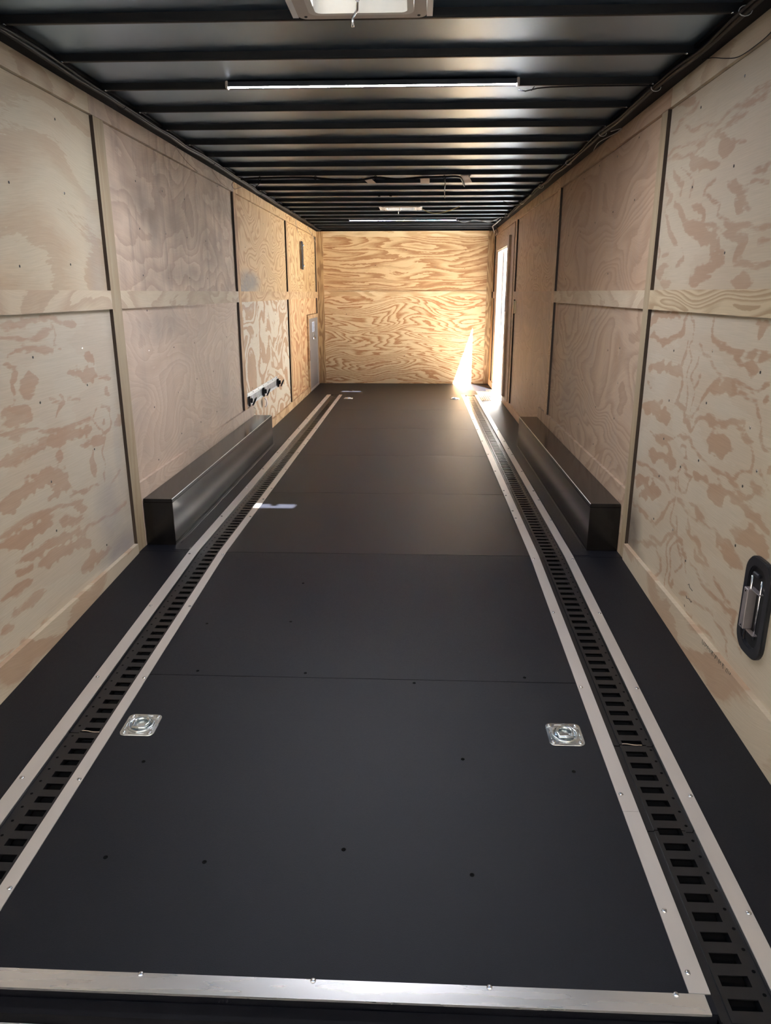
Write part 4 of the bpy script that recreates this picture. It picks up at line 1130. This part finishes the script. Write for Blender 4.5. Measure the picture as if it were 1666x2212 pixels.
MB().tube([(1.885, BOWS[6] - .02, H - .006), (1.872, BOWS[6] - .03, H - .022)], 0.0022, 6).build('cable_tie', M_CABLE, lco)

# ------------------------------------------------------------------ roof vents
def vent(yc, y0, y1, label):
    xm = (VX0 + VX1) / 2
    r = empty('roof_vent', (xm, yc, H), label, 'roof vent', 'square roof vents')
    w, h = VX1 - VX0, y1 - y0
    g = MB(); zt = H - 0.003
    g.ring(rrect(w + 0.03, h + 0.062, 0.028, 6), rrect(w - 0.045, h - 0.020, 0.030, 6), (xm, yc, zt), (1, 0, 0), (0, 1, 0), (0, 0, 1), 0.010)
    g.build('garnish_ring', M_GARN, r)
    g = MB()
    g.ring(rrect(w - 0.046, h - 0.021, 0.030, 6), rrect(w - 0.085, h - 0.055, 0.020, 6), (xm, yc, zt - 0.004), (1, 0, 0), (0, 1, 0), (0, 0, 1), 0.080)
    g.build('inner_frame', M_WHITEPL, r)
    for sx in (-1, 1):
        g = MB()
        a = xm + sx * (w / 2 + 0.016)
        g.box(min(a, a + sx * 0.018), max(a, a + sx * 0.018), yc - h / 2 - 0.02, yc + h / 2 + 0.026, H - 0.001, H + 0.03)
        g.build('side_flange', M_WHITEMET, r)
    # lid, hinged at the front side and cracked open at the rear
    t = math.radians(23)
    x0, x1 = xm - w / 2 + 0.0, xm + w / 2 - 0.0
    ya, yb = y0 - 0.0, y1 + 0.0
    za = ZC + 0.052; zb = za + (yb - ya) * math.tan(t)
    g = MB().hexa([(x0, ya, zb), (x1, ya, zb), (x1, yb, za), (x0, yb, za), (x0, ya, zb + 0.004), (x1, ya, zb + 0.004), (x1, yb, za + 0.004), (x0, yb, za + 0.004)])
    g.build('lid', M_LID, r)
    hd = MB()
    hx, hy = xm - 0.005, yc + 0.02
    hd.tube([(hx, hy, H + 0.045), (hx, hy, H - 0.004)], 0.006, 8)
    hd.tube([(hx, hy, H - 0.004), (hx - 0.004, hy + 0.045, H - 0.012), (hx - 0.022, hy + 0.095, H - 0.016)], 0.0042, 8)
    hd.tube([(hx - 0.022, hy + 0.095, H - 0.016), (hx - 0.022, hy + 0.097, H - 0.040)], 0.0048, 8)
    hd.build('crank_handle', M_CHROME, r)
    MB().bevel_box(hx - 0.02, hx + 0.02, hy - 0.05, hy + 0.05, H + 0.03, H + 0.05, 0.004).build('crank_block', M_WHITEPL, r)
    for sx in (-1, 1):
        for sy in (-1, 1):
            MB().lathe((xm + sx * (w / 2 - 0.008), yc + sy * (h / 2 + 0.008), zt), (0, 0, -1), [(0.005, -0.0005), (0.005, 0.0015), (0.002, 0.003)], 8).build('screw', M_DSCREW, r)
vent(VENTS[0][0], VENTS[0][1], VENTS[0][2], 'square white roof vent above the rear, with crank handle')
vent(VENTS[1][0], VENTS[1][1], VENTS[1][2], 'smaller looking far roof vent near the front tube light')

# ------------------------------------------------------------------ wiring
def smooth(pts, n=6):
    pts = [Vector(p) for p in pts]; out = []
    P = [pts[0]] + pts + [pts[-1]]
    for i in range(1, len(P) - 2):
        for k in range(n):
            t = k / n; a, b, c, d = P[i - 1], P[i], P[i + 1], P[i + 2]
            out.append(0.5 * ((2 * b) + (c - a) * t + (2 * a - 5 * b + 4 * c - d) * t * t + (3 * b - 3 * c + d - a) * t ** 3))
    out.append(pts[-1]); return out
zz = H - 0.010
cd = MB().tube(smooth([(0.10, 5.80, zz), (0.25, 5.745, zz), (0.60, 5.735, zz), (0.72, 5.80, zz - .002), (0.94, 5.83, zz - .012), (1.10, 5.76, zz), (1.26, 5.80, zz - .008), (1.42, 5.76, zz - .003), (1.60, 5.739, zz), (1.70, 5.745, zz), (1.735, 5.90, zz), (1.775, 6.24, zz)]), 0.0075, 8)
cdo = tag(cd.build('wiring_conduit', M_CABLE), 'black corrugated wiring conduit crossing under the ceiling bows', 'conduit')
for x in (0.25, 0.66, 1.10, 1.60):
    MB().tube([(x + 0.011 * math.cos(a), 5.745 + 0.0, zz - 0.002 + 0.011 * math.sin(a)) for a in [k * math.pi / 5 for k in range(10)]], 0.0024, 6, closed=True).tube([(x, 5.745, zz - .011), (x + .002, 5.75, zz - .034)], 0.0018, 5).build('cable_tie', M_CABLE, cdo)
for (x0, x1, ya, yb, sk, lb) in ((0.995, 1.055, 5.80, 6.10, 0.03, 'pale flat tab under the ceiling bows, left of three along the conduit'), (1.425, 1.495, 5.80, 6.12, 0.004, 'pale flat tab under the ceiling bows, middle of three along the conduit'), (1.715, 1.775, 5.74, 6.09, 0.05, 'pale bent tab under the ceiling bows where the conduit turns forward')):
    z = H - 0.006
    mb = MB().hexa([(x0, ya, z), (x1, ya, z), (x1 + sk, yb, z), (x0 + sk, yb, z), (x0, ya, z + .004), (x1, ya, z + .004), (x1 + sk, yb, z + .004), (x0 + sk, yb, z + .004)])
    tag(mb.build('mounting_tab', M_TAB, origin=((x0 + x1) / 2, (ya + yb) / 2, z)), lb, 'tab', 'pale tabs along the conduit')
tag(MB().tube([(1.606, 5.75, H - 0.004), (1.62, 6.1, H - 0.004), (1.632, 6.6, H - 0.004), (1.65, 7.06, H - 0.004)], 0.004, 6).build('ceiling_cable', M_CABLE), 'straight black cable running forward under the ceiling bows', 'cable')
for x, lb in ((1.072, 'small black nub on a bow ahead of the conduit, left of two'), (1.172, 'small black nub on a bow ahead of the conduit, right of two')):
    tag(MB().bevel_box(x - .012, x + .012, 6.835, 6.86, H - 0.012, H + 0.0002, 0.003).build('cable_clip', M_CABLE, origin=(x, 6.85, H)), lb, 'clip', 'black nubs on a roof bow')

def corner_run(side):
    xs = 0.066 if side == 'L' else W - 0.066
    sg = 1 if side == 'L' else -1
    rnd = random.Random(3 if side == 'L' else 4)
    mb = MB(); pts = []
    y = 1.2
    while y < (10.55 if side == 'L' else 8.7):
        pts.append((xs + sg * rnd.uniform(-.004, .012), y, H - 0.010 + rnd.uniform(-.003, .004))); y += 0.28
    mb.tube(smooth(pts, 4), 0.0085, 8)
    pts2 = [(a + sg * (0.014 + rnd.uniform(-.003, .006)), b, c + rnd.uniform(-.002, .005)) for a, b, c in pts]
    mb.tube(smooth(pts2, 4), 0.0045, 6)
    nm = 'left' if side == 'L' else 'right'
    o = tag(mb.build('wire_bundle', M_CABLE), 'black wire bundle along the top of the %s wall' % nm, 'wire bundle')
    for y in ((1.9, 2.55, 3.4, 4.3, 5.2, 6.3, 7.4, 8.6) if side == 'R' else (2.2, 3.6, 5.1, 6.6, 8.2, 9.6)):
        x = xs + sg * 0.008
        MB().tube([(x + 0.020 * math.cos(a), y, H - 0.008 + 0.014 * math.sin(a)) for a in [k * math.pi / 6 for k in range(12)]], 0.0016, 5, closed=True).build('cable_tie', M_CLIP if side == 'R' else M_CABLE, o)
corner_run('L'); corner_run('R')
def wire(name, pts, r, mat, label, n=6):
    return tag(MB().tube(smooth(pts, n), r, 6).build(name, mat), label, 'wire')
e = 0.004
wire('loose_wire', [(W - .03, 3.02, H - .012), (W - e, 2.98, 2.075), (W - e, 2.86, 2.040), (W - e, 2.74, 2.013), (W - e, 2.605, 2.010), (W - e, 2.52, 2.016), (W - e, 2.40, 2.04), (W - .03, 2.3, H - .01)], 0.0016, M_CABLE, 'thin dark wire drooping on the right wall near the rear')
wire('loose_wire', [(0.03, 5.86, H - .012), (e, 5.90, 2.054), (e, 5.97, 2.036), (e, 6.07, 2.052), (0.02, 6.18, H - .012)], 0.0022, M_BROWNWIRE, 'brown wire loop hanging at the second batten of the left wall')
wire('loose_wire', [(0.03, 4.52, H - .012), (e, 4.60, 2.078), (e, 4.80, 2.035), (e, 5.0, 2.015)], 0.0014, M_BROWNWIRE, 'thin brown wire slanting down the left top board, nearer the rear')
wire('loose_wire', [(0.03, 5.30, H - .012), (e, 5.36, 2.075), (e, 5.52, 2.035), (e, 5.68, 2.02), (e, 5.80, 2.018)], 0.0014, M_BROWNWIRE, 'thin brown wire sagging on the left top board beside the second batten')
wire('loose_wire', [(0.03, 8.8, H - .012), (e, 8.9, 2.05), (e, 8.98, 1.99), (e, 9.05, 1.95)], 0.0022, M_GREYWIRE, 'thin wire hanging on the left wall above the black grab bar')
wire('loose_wire', [(0.03, 9.7, H - .01), (e, 9.9, 2.06), (e, 10.2, 2.02), (e, 10.5, 1.96), (e, 10.58, 1.93)], 0.003, M_GREYWIRE, 'grey wire sloping down into the front left corner')
wire('loose_wire', [(W - .05, 4.22, H - .014), (W - .012, 4.16, H - .012), (W - e, 4.28, 2.082), (W - .045, 4.5, H - .015), (W - .012, 4.78, H - .012)], 0.0026, M_GREYWIRE, 'grey wire wrapped around the bundle at the right wall, mid trailer')
wire('loose_wire', [(1.452, 7.93, H - .004), (1.52, 7.97, H - .030), (1.60, 7.98, H - .040), (1.70, 7.93, H - .028), (1.82, 7.74, H - .004)], 0.0042, M_YELWIRE, 'yellowish wire drooping to the right of the far roof vent')
wire('loose_wire', [(1.87, 9.06, H - .012), (1.93, 9.08, H - .03), (2.0, 9.10, H - .022), (2.06, 9.06, H - .01), (2.14, 9.05, H - .02), (2.22, 9.07, H - .03), (2.28, 9.05, H - .02), (2.33, 8.86, H - .01)], 0.0045, M_GREYWIRE, 'grey wires sagging from the front tube light to the right wall')
wire('loose_wire', [(2.20, 7.30, H - .004), (2.30, 7.42, H - .022), (2.38, 7.5, H - .012)], 0.003, M_GREYWIRE, 'short grey wire at the right wall level with the far roof vent')
wire('loose_wire', [(2.15, 6.66, H - .003), (2.27, 6.74, H - .018), (2.39, 6.72, H - .012)], 0.0028, M_CABLE, 'short dark wire from a bow to the right wall behind the far vent')
wire('loose_wire', [(0.20, 6.02, H - .004), (0.14, 6.10, H - .025), (0.12, 6.2, H - .006)], 0.003, M_CABLE, 'short black wire in the left ceiling corner by the conduit')
wire('loose_wire', [(2.36, 8.95, H - .012), (2.35, 9.5, H - .02), (2.36, 9.9, H - .012), (2.40, 10.2, H - .03), (2.43, 10.4, H - .05)], 0.006, M_GREYWIRE, 'pale cable bending into the front right ceiling corner')
cw = MB(); rnd = random.Random(11)
for k in range(5):
    cy, cz, rr = 10.12 + rnd.uniform(-.12, .12), 2.03 + rnd.uniform(-.02, .02), rnd.uniform(0.028, 0.05)
    x = W - 0.022 - 0.004 * k
    cw.tube([(x + 0.006 * math.sin(2 * a), cy + rr * 1.6 * math.cos(a), cz + rr * math.sin(a)) for a in [i * math.pi / 9 for i in range(18)]], 0.0026, 5, closed=True)
tag(cw.build('wire_coil', M_BROWNWIRE), 'tangled coil of wires at the top of the front right corner', 'wire coil')

# ------------------------------------------------------------------ left wall fittings
gb = empty('grab_bar', (0, 9.30, 1.7), 'black upright bar bolted to the left wall near the front', 'bar')
MB().bevel_box(0.0, 0.016, 9.255, 9.345, 1.545, 1.872, 0.006).build('bar', M_BLKPL, gb)
for z in (1.59, 1.825):
    MB().lathe((0.016, 9.315, z), (1, 0, 0), [(0.013, -0.001), (0.013, 0.004), (0.007, 0.012), (0.003, 0.014)], 10).build('bolt', M_CHROME, gb)

er = empty('wall_tie_down_rail', (0, 5.96, 0.40), 'short zinc slotted rail screwed low on the left wall', 'tie-down rail')
mb = MB(); y0, y1, zb_, zt_ = 6.035, 7.46, 0.346, 0.458
x0 = -BT
mb.box(x0, x0 + 0.003, y0, y1, zt_ - 0.022, zt_); mb.box(x0, x0 + 0.003, y0, y1, zb_, zb_ + 0.014)
mb.box(x0, x0 + 0.0075, y0, y1, zt_ - 0.032, zt_ - 0.022); mb.box(x0, x0 + 0.0075, y0, y1, zb_ + 0.014, zb_ + 0.022)
y = y0
while y < y1 - 0.02:
    mb.box(x0 + 0.0045, x0 + 0.0075, y, min(y + 0.026, y1), zb_ + 0.022, zt_ - 0.032); y += 0.0525
mb.m = 1; mb.box(x0, x0 + 0.0045, y0 + .002, y1 - .002, zb_ + 0.022, zt_ - 0.032)
mb.build('slotted_strip', [M_ZINCW, M_HOLE], er)
for k in range(7):
    MB().lathe((x0 + 0.003, y0 + 0.06 + 0.22 * k, zt_ - 0.011), (1, 0, 0), [(0.005, -.0005), (0.005, .0015), (0.002, .003)], 8).build('screw', M_DSCREW, er)
def fitting(y, label, first=None):
    if first is not None:
        o = dup(first, None); o.location = first.location + Vector((0, y - first['y0'], 0)); o['label'] = label; return o
    r = empty('tie_down_fitting', (0.0, y, 0.39), label, 'fitting', 'black fittings clipped to the wall rail'); r['y0'] = y
    MB().bevel_box(-0.004, 0.012, y - 0.020, y + 0.020, 0.352, 0.436, 0.004).build('clip_body', M_BLKPL, r)
    MB().bevel_box(0.012, 0.030, y - 0.011, y + 0.011, 0.380, 0.420, 0.004).build('spring_latch', M_BLKPL, r)
    MB().tube([(0.030 + 0.030 * (1 + math.sin(a)) * 0.5, y + 0.027 * math.cos(a), 0.392 + 0.032 * math.sin(a)) for a in [k * math.pi / 8 for k in range(16)]], 0.005, 6, closed=True).build('ring', M_BLKPL, r)
    return r
f0 = fitting(6.10, 'black clip fitting at the rear end of the wall rail')
fitting(6.70, 'black clip fitting at the middle of the wall rail', f0)
fitting(7.42, 'black clip fitting at the front end of the wall rail', f0)
for o_ in bpy.data.objects:
    if 'y0' in o_.keys(): del o_['y0']
mb = MB()
for sgn in (0,):
    pts_o = [(0.026 * math.cos(a), 0.045 * math.sin(a)) for a in [math.radians(-80 + 16 * k) for k in range(11)]]
    pts_i = [(0.018 * math.cos(a), 0.036 * math.sin(a)) for a in [math.radians(-80 + 16 * k) for k in range(11)]]
    mb.prism(pts_o + pts_i[::-1], (0.0, 6.70, 0.295), (1, 0, 0), (0, 0, 1), (0, 1, 0), 0.045)
tag(mb.build('metal_loop', M_LATCH, origin=(0, 6.72, 0.295)), 'small grey metal loop on the left wall below the wall rail', 'metal loop')
tag(MB().box(-BT, -BT + 0.009, 6.28, 6.36, 0.255, 0.345).build('wood_block', P_B1, origin=(0, 6.32, 0.3)), 'small wooden block under the rear end of the wall rail', 'block')
wire('loose_wire', [(-0.010, 6.24, 0.345), (-0.004, 6.26, 0.325), (0.006, 6.30, 0.300)], 0.0022, M_GREYWIRE, 'short pale wire end hanging below the wall rail')

# ------------------------------------------------------------------ right wall fittings
hg = empty('small_hinge', (W, 8.15, 1.12), 'small brass hinge on the right wall just below the middle rail', 'hinge')
MB().box(W - 0.003, W + BT, 8.135, 8.165, 1.06, 1.19).build('hinge_leaf', M_BRASS, hg)
MB().tube([(W - 0.006, 8.165, 1.058), (W - 0.006, 8.165, 1.192)], 0.005, 8).build('hinge_pin', M_BRASS, hg)
tag(MB().bevel_box(W - 0.022, W - 0.013, 8.86, 8.90, 1.06, 1.24, 0.003).build('strike_plate', M_LATCH, origin=(W, 8.88, 1.15)), 'narrow metal strike plate on the casing of the open side door', 'strike plate')

# recessed latch, set into the sheet so that its rim stands proud
yl, zl = 2.103, 0.343
xw = W + BT
lt = empty('recessed_latch', (xw, yl, zl), 'black recessed latch housing with steel bolt low on the right wall', 'latch')
exv, eyv, env = (0, 1, 0), (0, 0, 1), (-1, 0, 0)
wl_, hl_ = 0.166, 0.320
sh = []
for (x, y) in rrect(wl_, hl_, 0.060, 7): sh.append((x, y))
inn = [(x * 0.66, y * 0.80) for x, y in sh]
mb = MB()
mb.ring(sh, inn, (xw, yl, zl), exv, eyv, env, 0.010)
mb.ring([(x * 0.97, y * 0.98) for x, y in sh], [(x * 1.04, y * 1.03) for x, y in inn], (xw - 0.010, yl, zl), exv, eyv, env, 0.004)
mb.build('housing', M_BLKPL, lt)
mb = MB(); mb.prism(inn, (xw - 0.0005, yl, zl), exv, eyv, env, 0.0025)
mb.build('recess_floor', M_RECESS, lt)
mb = MB(); xa = xw - 0.0030
mb.bevel_box(xa - 0.030, xa, yl + 0.006, yl + 0.034, zl - 0.075, zl + 0.058, 0.002)
mb.m = 1
for z in (zl - .066, zl + .049): mb.lathe((xa - 0.030, yl + 0.020, z), (-1, 0, 0), [(0.003, 0), (0.003, 0.0008)], 8)
mb.build('bolt_block', [M_LATCH, M_HOLE], lt)
MB().tube([(xa - 0.016, yl + 0.018, zl - 0.112), (xa - 0.016, yl + 0.018, zl + 0.102)], 0.0042, 8).build('bolt_rod', M_CHROME, lt)
MB().tube([(xa - 0.012, yl - 0.036, zl - 0.092), (xa - 0.012, yl - 0.036, zl + 0.102)], 0.0032, 8).build('bolt_rod', M_CHROME, lt)
for z in (zl + 0.058, zl - 0.077):
    MB().box(xa - 0.018, xa - 0.004, yl - 0.040, yl + 0.008, z - 0.002, z + 0.0015).build('bracket', M_LATCH, lt)
MB().bevel_box(xa - 0.014, xa, yl - 0.01, yl + 0.03, zl + 0.098, zl + 0.112, 0.004).build('rod_guide', M_BLKPL, lt)

# ink marks on the right baseboard's upper edge: only the lower half of a printed line shows
mb = MB(); rnd = random.Random(5)
n = 24
for k in range(n):
    y = 2.405 - (2.405 - 2.170) * k / (n - 1)
    if k in (19,): continue
    zt2 = 0.080 + 0.004 * k / n
    hgt = rnd.uniform(0.010, 0.017)
    sl = rnd.choice((0.003, 0.005, -0.003, 0.006))
    w2 = rnd.uniform(0.0012, 0.0024)
    xs_ = W - 0.0046
    mb.hexa([(xs_, y, zt2 - hgt), (xs_, y + w2, zt2 - hgt), (xs_ + .0006, y + w2, zt2 - hgt), (xs_ + .0006, y, zt2 - hgt), (xs_, y - sl, zt2), (xs_, y - sl + w2, zt2), (xs_ + .0006, y - sl + w2, zt2), (xs_ + .0006, y - sl, zt2)])
    if k % 3 != 1:
        zq = zt2 - hgt * rnd.choice((0.0, 0.5, 1.0))
        mb.box(xs_, xs_ + .0006, y - 0.006, y + 0.001, zq - 0.0012, zq)
mb.build('ink_stamp', M_INK, rb_near)['label'] = 'dark green stamped print cut off by the board edge'
ral = [c for c in wr.children if c.name.startswith('plywood_panel')][1]
mb = MB(); xs_ = W + BT - 0.0005
for pts in ([(2.650, .192), (2.640, .200), (2.630, .190), (2.600, .188)], [(2.652, .146), (2.645, .138), (2.620, .146), (2.600, .141), (2.595, .148)], [(2.66, .105), (2.655, .098)]):
    mb.tube([(xs_, a, b) for a, b in pts], 0.0011, 5)
mb.build('pencil_mark', M_PENCIL, ral)
